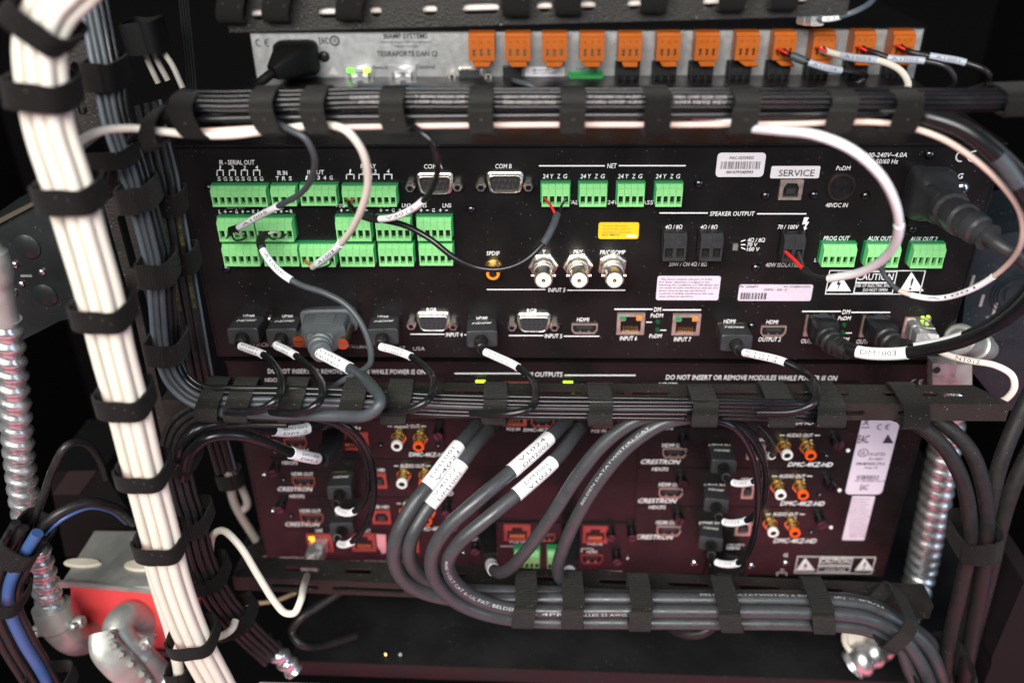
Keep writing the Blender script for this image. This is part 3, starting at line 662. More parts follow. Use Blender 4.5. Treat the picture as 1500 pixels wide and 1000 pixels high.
for x, y in ((963.5, 471), (963, 482.5), (1236, 475.5), (1234, 486.5)): obj('status_light', MB().lathe(at(x, y, 0), [(0, 4/2450), (.0008, 4/2450), (.0016, 2.5/2450)], 12), mat('lens_dark_green', (0.01, 0.06, 0.025), 0.2), dm, smooth=50)
jack(dm, 902.5, 945, 458, 488.5, 0, leds=(M_LEDGO, M_LEDAO)); jack(dm, 983, 1027, 459, 489.5, 0, leds=(M_LEDGO, M_LEDAO))
TT('INPUT 6', 908, 933, 495.3, 6.3); TT('INPUT 7', 987, 1012.5, 496.8, 6.3); TT('OUTPUT 2', 1111, 1143.5, 497, 6.3)
screw(dm, 1101, 476, r=5.5); screw(dm, 395, 466, r=4, m=M_SCRWL)
line(dm, 1175, 1232, 456); TT('DM', 1234, 1245.5, 456.8, 6.3); line(dm, 1247, 1304, 457.4)
TT('PoDM', 1227.5, 1246.5, 466, 5.8); TT('PoDM', 1225, 1244, 497, 5.8); line(dm, 1221.5, 1228, 475.8, th=1.5); line(dm, 1239, 1248, 487.6, th=1.5)
jack(dm, 1175.5, 1221, 461, 491, 0, leds=(M_LEDG, M_LEDAO)); jack(dm, 1257.5, 1303, 462, 492, 0, leds=(M_LEDG, None)); jack(dm, 1318, 1363.5, 463.5, 494, 0, leds=(M_LEDA, M_LEDY))
TT('OUTPUT 3', 1173.5, 1206, 499.5, 6.5); TT('OUTPUT 4', 1254.5, 1288, 500.3, 6.5)
TT('CRESTRON', 345, 400, 504.5, 6.5, shear=.3, bold=.015, m=mat('print_logo', (0.45, 0.38, 0.38)))
for s, x0, x1, y in (('ELECTRONICS, INC.', 418, 492, 506.5), ('ROCKLEIGH, NJ', 497, 560, 508.5), ('07647', 566, 594, 509.5), ('USA', 605, 622, 510.5)): TT(s, x0, x1, y, 5.2, m=M_GREYPR, bold=0)

# ================================================================== the modular matrix chassis (lower)
YL = 0.008; lo = thing('matrix_chassis', 'dark modular switch chassis with red-framed jacks and rca outputs, lower rack unit', 'rack unit', (0, YL, -0.19))
LZ0, LZ1 = -0.187, -0.0085
chassis(lo, -0.2185, 0.2225, LZ0, LZ1, YL, 0.30, M_PANEL2)
def LT(s, x0, x1, y, h=6.3, **k): return T(lo, s, x0, x1, y, h, k.pop('Y', YL), **k)
LT('DO NOT INSERT OR REMOVE MODULES WHILE POWER IS ON', 392, 623, 544, 6.8); LT('DO NOT INSERT OR REMOVE MODULES WHILE POWER IS ON', 975, 1226, 553, 7.2)
line(lo, 666, 765, 546.8, YL); LT('DM OUTPUTS', 767, 824, 548.2, 6.8); line(lo, 827, 931, 549.5, YL)
ce_mark(lo, 1345, 559.5, 10, YL, M_GREYPR)
YC = YL-0.0016                                              # face of the plug-in cards
def card(x, y0, y1, x2a, x2b, label=None):
    """a plug-in card: its own thin plate proud of the chassis; x = left/right edges at top and bottom rows"""
    a = at(x, y0, YC); b = at(x2a, y1, YC); c_ = at(x2b, y1, YC)
    o = obj('module_card', MB().box((min(a.x, b.x), YC, b.z+.0002), (c_.x, YL-.0002, a.z-.0002)), M_CARD, lo)
    return o
card(383, 552, 613.5, 391, 656); card(391, 614, 670, 400, 652); card(404, 670.5, 726, 407, 655); card(414, 726.5, 775, 420, 660); card(420, 775.5, 812, 425, 668)
card(941, 559, 625, 941, 1245); card(938, 625.5, 684, 938, 1229); card(934, 684.5, 740, 934, 1215); card(932, 740.5, 795, 932, 1203)
card(665, 556, 635, 668, 930); card(690, 764, 834, 694, 916)
for x, y in ((698, 560), (826, 561.5)): obj('status_light', MB().cbox(at(x+6, y, YC-.001), .006, .0015, .0028), M_LEDY, lo)
for s, x0, x1, y in (('HDCP2', 388, 412, 556.5), ('HDCP2', 965, 992, 563)): LT(s, x0, x1, y, 5.6, Y=YC)
for (x0, x1, y0, y1) in ((738, 775, 559, 580), (860, 898, 561, 582)): jack(lo, x0, x1, y0, y1, YC, M_REDJ)
def cardset(hx, hy, ins, px, ax, ay, cx, cyy, wr, rr, ts, s, left=True):
    pass
# left-hand cards
for (tx, ty, tw, px, py) in ((417, 638, 31, 418, 641.5), (427, 694, 32, 430, 698), (439, 748, 31, 442, 751.5)):
    LT('HDMI OUT', tx, tx+tw, ty, 5.4, Y=YC); hdmi_port(lo, px, px+31, py, py+12.5, YC, M_COPR)
for x0, x1, y in ((401, 452, 660), (407, 458.5, 716), (418, 469, 767.5)): LT('CRESTRON', x0, x1, y, 6, shear=.35, bold=.015, Y=YC)
LT('HDCP2', 424, 446, 726.5, 4.8, Y=YC); LT('HDCP2', 413, 436, 677.5, 4.8, Y=YC)
LT('HDMI IN', 489, 516, 696, 5.4, Y=YC); LT('HDMI IN', 494, 520, 752, 5.4, Y=YC)
jack(lo, 497, 539, 632, 657, YC, M_REDJ); LT('POE IN', 500, 528, 626.5, 5, Y=YC); LT('COM', 471, 484, 626, 5, Y=YC)
usb_b(lo, 547, 566, 692, 712, YC, M_REDJ); LT('USB HID', 541, 564, 688, 4.6, Y=YC); usb_b(lo, 547, 572, 746, 764, YC, M_REDJ); LT('USB HID', 545, 570, 742, 4.6, Y=YC)
for (tx0, tx1, ty, wx, wy, rx, ry, mx0, mx1, my) in ((577, 615, 624, 581, 654, 613, 655, 599, 655, 665.5), (586, 622, 682, 588.5, 709.5, 621, 710, 608, 664, 722), (590, 630, 737, 592, 764, 625, 764, 608, 668, 774)):
    LT('AUDIO OUT', tx0, tx1, ty, 5.2, Y=YC); line(lo, tx0-9, tx0-2.5, ty, YC, 1.4); line(lo, tx1+2, tx1+9, ty, YC, 1.4); LT('L', wx-1.5, wx+1.5, wy-22, 4.5, Y=YC); LT('R', rx-2, rx+2, ry-22, 4.5, Y=YC)
    rca(lo, wx, wy, YC, M_RCAW); rca(lo, rx, ry, YC, M_RCAR); LT('DMC-4KZ-HD', mx0, mx1, my, 6, bold=.015, shear=.2, Y=YC)
for x, y, r in ((643, 629, 8), (648, 690, 8), (655, 742, 8), (404, 683, 8), (413, 736, 8), (394, 630, 8), (925, 777, 8), (894, 777, 8), (903, 812, 8), (697, 797, 8), (676, 565, 7), (919, 566, 7)): thumbscrew(lo, x, y, YC, r)
for x, y in ((376, 639), (388, 694.5), (400, 747), (558, 651), (642, 652), (416, 702), (427, 755)): screw(lo, x, y, YL if x < 405 else YC, 4, M_SCRWL if x < 405 else None)
# bottom-left control card
jack(lo, 453, 486, 781, 806, YC, M_REDJ, leds=(M_LEDA, None)); LT('LAN', 462, 472, 776.5, 4.6, Y=YC)
jack(lo, 517, 549, 780, 805, YC, M_REDJ); LT('EXT', 532, 543, 777, 4.6, Y=YC); jack(lo, 582, 613, 782, 807, YC, M_REDJ); LT('G', 600, 606, 778, 4.6, Y=YC)
poly(lo, 'pink_label', ((551, 782), (565, 783), (566, 809), (560, 811), (553, 800)), YC, mat('label_pink', (0.72, 0.32, 0.36)))
LT('CRESTRON', 409, 452, 818, 6.2, shear=.35, bold=.015, Y=YL-.001, m=M_GREYPR)
for s, x0, x1 in (('ELECTRONICS', 470, 507), ('INC.', 515, 528), ('ROCKLEIGH, NJ', 534, 580), ('USA', 588, 606)): LT(s, x0, x1, 822.5, 4.6, m=M_GREYPR, bold=0, Y=YL-.001)
# centre output modules
jack(lo, 730, 771.5, 602, 622, YC, M_REDJ); jack(lo, 855, 898, 603, 624.5, YC, M_REDJ); hdmi_port(lo, 778, 812, 610, 624, YC, M_REDJ); hdmi_port(lo, 905, 925, 612, 624, YC, M_REDJ)
LT('POE IN', 742, 762, 628.3, 4.6, Y=YC); LT('DMC-4KZ-CO', 767, 818, 629.5, 4.6, Y=YC); LT('POE IN', 866, 888, 631, 4.6, Y=YC)
jack(lo, 738.5, 777, 767, 790, YC, M_REDJ); jack(lo, 853, 890.5, 769.5, 793, YC, M_REDJ)
LT('POE IN', 747, 770, 793, 4.4, Y=YC); LT('POE IN', 861, 882, 796, 4.4, Y=YC); LT('HDMI', 683.5, 706, 789, 4.4, Y=YC, m=M_STICKP)
obj('status_light', MB().cbox(at(713, 770, YC-.001), .004, .0015, .0035), M_LEDY, lo)
hdmi_port(lo, 789, 813, 781, 791, YC, M_REDJ); hdmi_port(lo, 851, 883, 811, 823.5, YC, M_REDJ); LT('HDMI', 859, 875, 808, 4, Y=YC)
line(lo, 685, 708, 830.5, YC, 3, M_STICKP); line(lo, 842, 911, 837, YC, 3, M_STICKP); line(lo, 733, 760, 799.5, YC, 2, M_STICKP); bracket(lo, 852, 868, 803, 808, YC)
LT('DMC-4KZ', 656, 667, 813, 5, Y=YC)
terminal(lo, 754, 790, 812, 838, 5, Y=YC, D=.010); terminal(lo, 802, 838, 812, 840, 5, Y=YC, D=.010)
for x, y in ((781, 801), (919, 816), (921, 785), (679, 808)): screw(lo, x, y, YL, 3.5, M_SCRWL)
# right-hand cards
for (tx, ty, tw, px, py) in ((970, 652, 36, 969.5, 655.5), (965, 709.5, 35, 964, 714), (961, 765, 34, 961, 769.5)):
    LT('HDMI OUT', tx, tx+tw, ty, 5.6, Y=YC); hdmi_port(lo, px, px+36.5, py, py+13.5, YC, M_SHIELD)
for x0, x1, y in ((939, 997, 676), (935, 992, 733), (931.5, 987, 786)): LT('CRESTRON', x0, x1, y, 6.6, shear=.35, bold=.015, Y=YC)
for x0, x1, y in ((961, 986, 626.5), (955, 979, 686.7), (950.5, 975, 742.5)): LT('HDCP2', x0, x1, y, 5, Y=YC)
for x, y in ((1001, 640), (997.5, 699), (993, 753), (1223.5, 643), (1212, 703), (1200, 758)): thumbscrew(lo, x, y, YC, 9)
for x, y in ((1004, 660), (999, 717), (994, 772), (1210, 666), (1200, 723), (1188, 778)): screw(lo, x, y, YC, 4)
for x0, x1, y in ((1038, 1069, 653), (1031, 1061, 711.5), (1024, 1054, 766.5)): LT('HDMI IN', x0, x1, y, 5.8, Y=YC)
for (tx0, tx1, ty, wx, wy, rx, ry, mx0, mx1, my) in ((1152, 1191, 637.3, 1153.5, 667.5, 1188, 668, 1154, 1220, 680), (1141, 1180, 697, 1144, 726, 1177, 726, 1143, 1208, 737), (1132, 1169, 752.7, 1133, 781, 1165, 781.5, 1133, 1196, 791.5)):
    LT('AUDIO OUT', tx0, tx1, ty, 5.2, Y=YC); line(lo, tx0-10, tx0-2.5, ty, YC, 1.4); line(lo, tx1+2, tx1+10, ty, YC, 1.4); LT('L', wx-1.5, wx+1.5, wy-22, 4.5, Y=YC); LT('R', rx-2, rx+2, ry-22, 4.5, Y=YC)
    rca(lo, wx, wy, YC, M_RCAW, 1.0); rca(lo, rx, ry, YC, M_RCAR, 1.0); LT('DMC-4KZ-HD', mx0, mx1, my, 6.6, bold=.015, shear=.25, Y=YC)
LT('DMC-4KZ-HD', 1165, 1233, 618.5, 7, bold=.015, shear=.25, Y=YC)
usb_b(lo, 1084, 1105, 706, 727, YC); usb_b(lo, 1075, 1101, 762, 781, YC); LT('USB HID', 1086, 1110, 702, 4.6, Y=YC); usb_b(lo, 1092, 1121, 650, 670, YC); LT('USB HID', 1112, 1122, 644, 4.6, Y=YC)
for x, y in ((1242, 659), (1229.5, 717), (1217, 771.5)): obj('white_stud', MB().lathe(at(x, y, YL), [(0, 3.2/2450), (.0008, 3/2450), (.001, 2/2450)], 10), M_RCAW, lo)
sticker(lo, 1237, 1323, 600, 723, YL, M_STICKP, 8); st2 = (1233, 1282, 726, 790); sticker(lo, *st2, YL, M_STICKP, 2)
def LS(s, x0, x1, y, h, **k): return T(lo, s, x0, x1, y, h, YL, mat('print_plum', (0.10, 0.05, 0.08)), shear=0, lift=.0008, **k)
ce_mark(lo, 1296, 625, 11, YL, M_BLKPR); LS('EAC', 1257, 1273, 643, 12, bold=.015); LS('UL', 1261, 1268, 663, 6); LS('US LISTED', 1273, 1297, 665, 4.5); LS('E115891', 1273, 1293, 672, 3.6); LS('DM-MD8X8-CPU3', 1254, 1296, 679, 4.2); LS('Aug-18', 1266, 1285, 685, 3.6); LS('SN 1833JBH10214', 1252, 1296, 704.5, 3); LS('EAC', 1260, 1272, 713.5, 8); poly(lo, 'triangle_mark', ((1301, 636), (1309, 649), (1293, 649)), YL, M_BLKPR, lift=.0008); LS('X', 1264, 1274, 618, 9); line(lo, 1262, 1274, 626, YL-.0004, 1.6, M_BLKPR)
barcode(lo, 1254, 1288, 695, 701, YL, 30)
mb = MB(); q = at(1264.5, 663, YL-.0008); n = 20
ps = [q+Vector((cos(2*pi*i/n)*rr, 0, sin(2*pi*i/n)*rr)) for i in range(n) for rr in (7/2450, 8.2/2450)]
mb.add(ps, [(2*i, 2*i+1, (2*i+3) % (2*n), (2*i+2) % (2*n)) for i in range(n)]); obj('listing_ring', mb, M_BLKPR, lo)
for i in range(14):
    LS(('complies with part 15', 'operation is subject to', 'may not cause harmful', 'must accept interference')[i % 4], 1244, 1244+random.uniform(24, 31), 730.5+i*4.2, 2.4, bold=0)
caution(lo, 1163, 1283, 815, 838, YL, 'AVIS: RISQUE DE CHOC ELECTRIQUE NE PAS OUVRIR')
for x, y in ((1017, 824), (1100.5, 828)): screw(lo, x, y, YL, 7.5, M_SCRWL)
screw(lo, 1150.5, 823, YL, 6, M_SCRWL, 'ground_stud'); LT('G', 1148, 1154, 812.5, 5.5, shear=0); bracket(lo, 1138, 1152, 838, 842, YL, 1.6); line(lo, 1143, 1149, 834, YL, 1.6)
# power inlet of the chassis
c = at(1064, 828, YL); obj('power_inlet', MB().plate(rrect(c.x-.015, c.x+.015, c.z-.011, c.z+.012, .002), [], Vector((0, YL-.003, 0)), XA, ZA, .003), M_TBLK, lo)
LT('100-240V', 1066, 1092, 796.5, 4.8); LT('50/60 Hz', 1064, 1084, 802, 4.5)

# ================================================================== the grey audio processor (top)
YB = 0.145; bi = thing('audio_processor', 'grey metal rack unit with a row of twelve orange terminal blocks, top of the rack', 'rack unit', (0, YB, 0.12))
chassis(bi, at(368, 60, YB).x, at(1350, 60, YB).x, 0.118, 0.1635, YB, 0.20, M_ALU, hm=M_WALL)
def BT(s, x0, x1, y, h, **k): return T(bi, s, x0, x1, y, h, YB, m=k.pop('m', M_BLKPR), shear=0, **k)
BT('BIAMP SYSTEMS', 562, 626, 53, 7.5, bold=.015); BT('Beaverton, Oregon USA  www.biamp.com', 558, 632, 62, 3.5, bold=0); BT('MADE IN USA', 579, 612, 68, 3, bold=0); BT('TESIRAFORTE DAN CI', 552, 640, 79, 8, bold=.015)
ce_mark(bi, 386, 63, 12, YB, M_BLKPR); BT('EAC', 467, 481, 60, 10); BT('Network', 546, 568, 99, 5, bold=0); BT('Control', 608, 637, 98, 6, bold=0); BT('VoIP', 676, 694, 127, 4, bold=0)
mb = MB(); q = at(490, 60, YB-.0006)
ps = [q+Vector((cos(2*pi*i/n)*rr, 0, sin(2*pi*i/n)*rr)) for i in range(n) for rr in (.0024, .0034)]
mb.add(ps, [(2*i, 2*i+1, (2*i+3) % (2*n), (2*i+2) % (2*n)) for i in range(n)]); obj('approval_ring', mb, M_BLKPR, bi); BT('c', 488, 493, 60, 5)
poly(bi, 'triangle_mark', ((488, 97), (496, 110), (480, 110)), YB, M_GREYPR)
OX = [(687, 724), (740, 777), (794, 831), (849, 886), (905, 941), (961, 998), (1017, 1055), (1076, 1114), (1131, 1168), (1188, 1226), (1247, 1285), (1304, 1343)]
for i, (x0, x1) in enumerate(OX):
    yo = -0.45*max(0, i-4)*0.9
    D = 0.0145
    a = at(x0, 90+yo, YB-D); b = at(x1, 55+yo, YB-D); X0, X1, Z0, Z1 = a.x, b.x, a.z, b.z; Wd = X1-X0; H = Z1-Z0; f = YB-D
    mb = MB().box((X0, f+.005, Z0), (X1, YB-.001, Z1)); mb.box((X0, f, Z0+H*.5), (X1, f+.005, Z1)); mb.box((X0, f, Z0), (X1, f+.005, Z0+H*.2))
    for j in range(4):
        cx = X0+Wd*(0.08+.84*j/3); mb.box((max(X0, cx-Wd*.085), f+.0002, Z0+H*.2), (min(X1, cx+Wd*.085), f+.005, Z0+H*.5))
    mb.box((X0, f+.003, Z1), (X1, YB-.0005, Z1+.0022))
    o = obj('terminal_block', mb, M_ORG, bi); o['label'] = 'orange three-way terminal block'
    for j in range(3): obj('wire_opening', MB().cbox((X0+Wd*(.22+.28*j), f+.0045, Z0+H*.35), Wd*.12, .0006, H*.24), M_CONT, o)
    ms = MB()
    for j in range(3): ms.lathe((X0+Wd*(.22+.28*j), f-.0002, Z0+H*.82), [(0, .0006), (.0001, .0006)], 8)
    obj('printed_marks', ms, mat('print_dark_orange', (0.25, 0.04, 0.0)), o)
    tilt = random.uniform(-.0012, .0012) + (.0035 if i in (7, 8) else 0)
    tb = MB().add([(X0+Wd*.15, f-.001, Z0-.0002), (X0+Wd*.85, f-.001, Z0-.0002), (X0+Wd*.8+tilt, f-.0035, Z0-.0028), (X0+Wd*.22+tilt, f-.0035, Z0-.0028),
                   (X0+Wd*.15, f+.006, Z0-.0002), (X0+Wd*.85, f+.006, Z0-.0002), (X0+Wd*.8+tilt, f-.001, Z0-.0040), (X0+Wd*.22+tilt, f-.001, Z0-.0040)], [(0,1,2,3), (3,2,6,7), (0,3,7,4), (1,5,6,2), (4,7,6,5)])
    obj('release_tab', tb, M_ORG, o)
    BT(str(12-i), (x0+x1)/2-(4 if i < 3 else 2), (x0+x1)/2+(4 if i < 3 else 2), 46+yo-.2*i, 6, bold=.02)
for x in (903, 957, 1011, 1067, 1124, 1181, 1238, 1296):
    terminal(bi, x, x+35, 95-(x-900)*.006, 128-(x-900)*.006, 3, Y=YB, D=.012, m=M_TBLK, md=M_TBLK)
terminal(bi, 834, 883, 108, 128, 6, Y=YB, D=.008, m=mat('terminal_deep_green', (0.02, 0.20, 0.05), .4), md=M_GRND); BT('Logic I/O', 844, 873, 101, 4.5, bold=0)
sticker(bi, 769, 827, 98, 129, YB, M_STICK, 3); barcode(bi, 785, 812, 112, 117, YB, 24, mat('print_mid', (0.2, 0.18, 0.2)))
for i, s in enumerate(('BIAMP', 'SN 03914257', 'MAC 00:90:5E', '10-15')): T(bi, s, 781, 816 if i else 806, 103+i*4.5+(7 if i > 1 else 0), 3, YB, M_BLKPR, bold=0, shear=0, lift=.0009)
obj('phone_jack', MB().box(tuple(at(737, 130, YB-.006)), (at(764, 130, YB-.006).x, YB-.0003, at(737, 99, YB-.006).z)), M_TBLK, bi)
dsub(bi, 689, 109, 34, 17, YB, PIN9, ((663, 110), (716, 110)), 'serial_port', 3)
jack(bi, 508, 546, 96, 128, YB, M_ALUEDGE, leds=(M_LEDG, M_LEDY)); jack(bi, 571, 609, 95, 128, YB, M_ALUEDGE)
screw(bi, 475, 83, YB, 9, M_TBLK); screw(bi, 634, 116, YB, 3, M_SCRW)

# ================================================================== rails and shelf
def rail(name, label, p0, p1, flange, face, slots_top, slots_face, th=0.0016, m=None, cat='rail', endcut=0.0):
    """L-shaped lacing bar: p0-p1 is its front top edge (3D); slots are (u0,u1) fractions"""
    U = (p1-p0); L = U.length; U.normalize(); Bk = Vector((0,1,0)); Bk = (Bk-U*Bk.dot(U)).normalized(); Dn = U.cross(Bk)
    if Dn.z > 0: Dn = -Dn
    r = thing(name, label, cat, (p0+p1)/2)
    hs = [slot(a*L, b*L, flange*.40, flange*.66) for a, b in slots_top]
    obj('top_flange', MB().plate([(0, th), (L-endcut, th), (L, flange*.55) if endcut else (L-endcut, flange*.6), (L-endcut, flange), (0, flange)] if not endcut else [(0, th), (L, th), (L-endcut, flange), (0, flange)], hs, p0, U, Bk, th), m or M_RAIL, r)
    hs = [slot(a*L, b*L, -face*.72, -face*.42) for a, b in slots_face]
    Vv = -Dn
    obj('front_face', MB().plate([(0, -face), (L, -face), (L, 0), (0, 0)], hs, p0, U, Vv, -th if U.cross(Vv).y > 0 else th), m or M_RAIL, r)
    return r
YM = -0.078
mid0 = at(235, 586, YM); mid1 = at(1481, 592, YM)
rail('lacing_bar', 'black textured slotted bar across the middle with cables strapped to it', mid0, mid1, 0.018, 0.0105,
     [(.02+.105*i, .085+.105*i) for i in range(9)]+[(.925, .955)], [(.03+.105*i, .10+.105*i) for i in range(8)]+[(.80, .835), (.873, .905)], endcut=0.012)
low0 = at(340, 844, -0.052); low1 = at(1368, 886, -0.060)
rail('lacing_bar', 'black slotted bar below the lower unit carrying the thick charcoal cables', low0, low1, 0.018, 0.012,
     [(.07, .125), (.16, .20), (.27, .34), (.41, .47), (.53, .60), (.63, .69), (.73, .79), (.83, .88)], [(.055, .125), (.145, .25), (.30, .4)])
top0 = at(325, -11, -0.062); top1 = at(1250, -38, -0.062)
rail('lacing_bar', 'dark slotted bar along the top edge with pale cables showing through its slots', top0, top1, 0.014, 0.0165,
     [], [(.04, .095), (.15, .205), (.235, .255), (.32, .345), (.385, .445), (.505, .53), (.575, .60), (.65, .69), (.77, .80), (.88, .935)])
# left slotted upright and the post beside it
def px_slot(xa, ya, xb, yb, wd):
    """slot outline in pixels along a slanted line"""
    dx, dy = xb-xa, yb-ya; l = math.hypot(dx, dy); nx, ny = -dy/l*wd/2, dx/l*wd/2
    return [(xa+nx, ya+ny), (xa-dx/l*wd*.4, ya-dy/l*wd*.4), (xa-nx, ya-ny), (xb-nx, yb-ny), (xb+dx/l*wd*.4, yb+dy/l*wd*.4), (xb+nx, yb+ny)]
up = extrude_px(((78, 60), (135, 60), (180, 250), (222, 450), (268, 645), (238, 648), (194, 450), (138, 250)), -0.054, 0.002,
    [px_slot(109, 95, 122, 165, 13), px_slot(147, 232, 161, 283, 12), px_slot(177, 318, 196, 390, 12), px_slot(206, 428, 222, 500, 11), px_slot(230, 532, 246, 600, 11)])
tag(obj('slotted_upright', up, M_RAIL), 'brown-black slotted upright strip left of the units, behind the white bundle', 'rail')
pm = extrude_px(((85, 160), (122, 160), (232, 690), (200, 690)), -0.042, 0.028)
tag(obj('rack_post', pm, M_SHELF), 'plain black rack post directly behind the white cable bundle', 'post')
tag(obj('name_plate', extrude_px(((148, 404), (174, 403), (187, 468), (186, 470), (156, 440)), -0.068, 0.0015), M_SHELF), 'small black plate with a pale edge, behind the white bundle', 'plate')
tag(obj('rack_post', extrude_px(((1520, 845), (1520, 1040), (1425, 1040), (1452, 975), (1453, 962), (1500, 852)), -0.075, 0.05), mat('post_brown', (0.010, 0.007, 0.008), .75, spec=.15)), 'dark brown rack post crossing the lower right corner', 'post')
sh0, sh1 = at(425, 966, -0.035), at(1560, 1006, -0.045)
shf = thing('rack_shelf', 'black metal shelf below the lowest bundle of thick cables', 'shelf', (sh0+sh1)/2)
U_ = (sh1-sh0); obj('shelf_top', MB().add([sh0, sh1, sh1+Vector((0, .42, 0)), sh0+Vector((0, .42, 0)), sh0-ZA*.0016, sh1-ZA*.0016, sh1+Vector((0, .42, -.0016)), sh0+Vector((0, .42, -.0016))], [(0,1,2,3), (7,6,5,4), (0,4,5,1), (1,5,6,2), (2,6,7,3), (3,7,4,0)]), M_SHELF, shf)
e = Vector((0, -.0012, 0))
obj('front_lip', MB().add([sh0+e+ZA*.0004, sh1+e+ZA*.0004, sh1+e-ZA*.0135, sh0+e-ZA*.0135, sh0-e*.2+ZA*.0004, sh1-e*.2+ZA*.0004, sh1-e*.2-ZA*.0135, sh0-e*.2-ZA*.0135], [(3,2,1,0), (0,1,5,4), (2,3,7,6), (0,4,7,3), (1,2,6,5)]), M_SHELF, shf)
mb = MB()
for i, (x, m_) in enumerate(((565, M_GOLD), (586, M_GALV))):
    c = at(x, 957-i*3, -0.03); c.z = sh0.z+.0016
    tag(obj('crumb', MB().lathe(c, [(-.001, .0012), (.0005, .0014), (.0012, .0004)], 7, axis=(0,0,1)), m_), ('tiny brass-coloured fleck on the black shelf', 'tiny grey fleck on the black shelf')[i], 'debris')

# ================================================================== top bundle
YT = -0.088
ORD = ['topmost', 'second', 'third', 'fourth', 'fifth', 'sixth', 'seventh', 'eighth', 'ninth', 'tenth', 'eleventh', 'twelfth']
tops = [(6, (134, 131, 131, 131), .004, None), (7, (141, 136, 137, 137), .001, None), (8.5, (148, 142.5, 142.5, 143), -.003, ('1216 ROHS COMPLIANT 18AWG C(UL)US CMP 75C', 'E23456 (UL) CMP SHIELDED 22AWG 2C', 'AWG SHIELDED (UL) 44-2207', 'MIN. CMP 0230 2293'))
        , (8.5, (156, 150, 150, 150), -.003, ('REV.3 SHIELDED (UL) CMP C(UL)US CMP', 'E23456 SHIELDED LOW SMOKE', 'MIC(R) CMP CE1', '2293 MITE REV')), (6.5, (162, 157, 157, 156), -.002, None), (6.5, (168, 162, 161, 160), .002, None)]
for i, (wd, rows, dy, pr) in enumerate(tops):
    a, b, c_, d = rows
    pts = [(150+3*i, 300, -.05), (170+2*i, 230-3*i, -.07), (215+2*i, 180+1.5*i, YT+dy), (262, a+6-i, YT+dy), (340, a+.5, YT+dy), (430, (a+b)/2+1, YT+dy), (540, b+random.uniform(-.6, .6), YT+dy), (700, b, YT+dy), (870, b+random.uniform(-.6, .6), YT+dy), (1020, b, YT+dy), (1150, c_, YT+dy), (1300, c_, YT+dy), (1400, d+1, YT+dy), (1480, d, YT+dy), (1580, d-2, YT+dy)]
    prs = []
    if pr: prs = [((500+7*i, b), (566, b), pr[0][:18], .9), ((604, b), (688, b), pr[0][18:38], .9), ((729, b), (818, b), pr[1], .85), ((860, b), (938, b), pr[2], .85), ((982, b), (1063, b), pr[3], .85)]
    cable('black_cable', 'thin black cable in the top bundle, %s from above' % ORD[i], pts, wd, M_BLK, prints=prs, group='cables of the top bundle')
for i, (u, wd) in enumerate(((-6, 9), (6, 10), (16, 9))):
    cable('black_cable', 'black cable at the back of the top bundle, mostly hidden', [(300, 150+u, YT+.012), (500, 152+u, YT+.011), (800, 154+u, YT+.011), (1100, 154+u, YT+.011), (1330, 150+u*.6, YT+.011), (1560, 146+u*.4, YT+.011)], wd, M_BLKM, group='cables at the back of the top bundle')
# thick black cable: leaves the bundle right, loops round to a jack of the switcher
cable('black_cable', 'black cable between the thin strands and the cream cable of the top bundle', [(235, 178, YT), (330, 174, YT), (480, 172, YT), (640, 171, YT), (800, 169.5, YT), (980, 169, YT), (1150, 168, YT), (1290, 167, YT), (1345, 166, YT+.008)], 11.5, M_BLK, group='cables of the top bundle')
cable('data_cable', 'thick glossy black cable looping at the right from the top bundle to a jack', [(1270, 163, YT+.010), (1320, 165, YT+.002), (1360, 172, YT-.006), (1410, 190, YT-.012), (1455, 224, YT-.016), (1495, 277, YT-.018), (1525, 345, YT-.018), (1520, 415, YT-.015), (1480, 462, -.090), (1425, 494, -.075), (1370, 510, -.062), (1310, 518, -.05), (1262, 516, -.042), (1236, 508, -.035)], 22, M_BLK, n=18,
      sleeves=[((1256, 517), (1328, 517), M_SLV, 1.08, 'DM1003'), ((1460, 228), (1492, 270), M_GRY, 1.07)])
cable('black_cable', 'black cable riding on top of the thick one where it leaves the top bundle', [(1200, 163, YT+.004), (1300, 163, YT), (1350, 164, YT-.004), (1410, 180, YT-.008), (1462, 214, YT-.010), (1515, 268, YT-.010), (1560, 340, YT-.008)], 11, M_BLKM)
cable('white_cable', 'cream cable under the top bundle, curving down right to the caution mark', [(262, 190, YT+.006), (300, 192, YT-.002), (380, 188, YT-.002), (470, 187, YT), (640, 184.5, YT-.001), (800, 183, YT-.001), (1000, 183, YT-.001), (1150, 182, YT-.001), (1300, 181, YT-.003), (1370, 199, YT-.008), (1420, 228, YT-.010), (1465, 268, YT-.012), (1494, 310, YT-.012), (1497, 352, YT-.008), (1470, 393, -.080), (1420, 425, -.065), (1368, 437, -.05), (1320, 427, -.040), (1303, 413, -.034), (1292, 396, -.028), (1289, 386, -.022)], 9, M_CRMSH,
      sleeves=[((1335, 432), (1455, 408), M_SLV, 1.22, 'A1001'), ((1290, 390), (1318, 427), M_GRY, 1.02)], wires=[([(1291, 396, -.028), (1285, 388, -.022), (1281, 383, -.013)], 4, M_RED), ([(1292, 395, -.027), (1296, 388, -.02), (1298, 382, -.012)], 4, M_GRYL)])
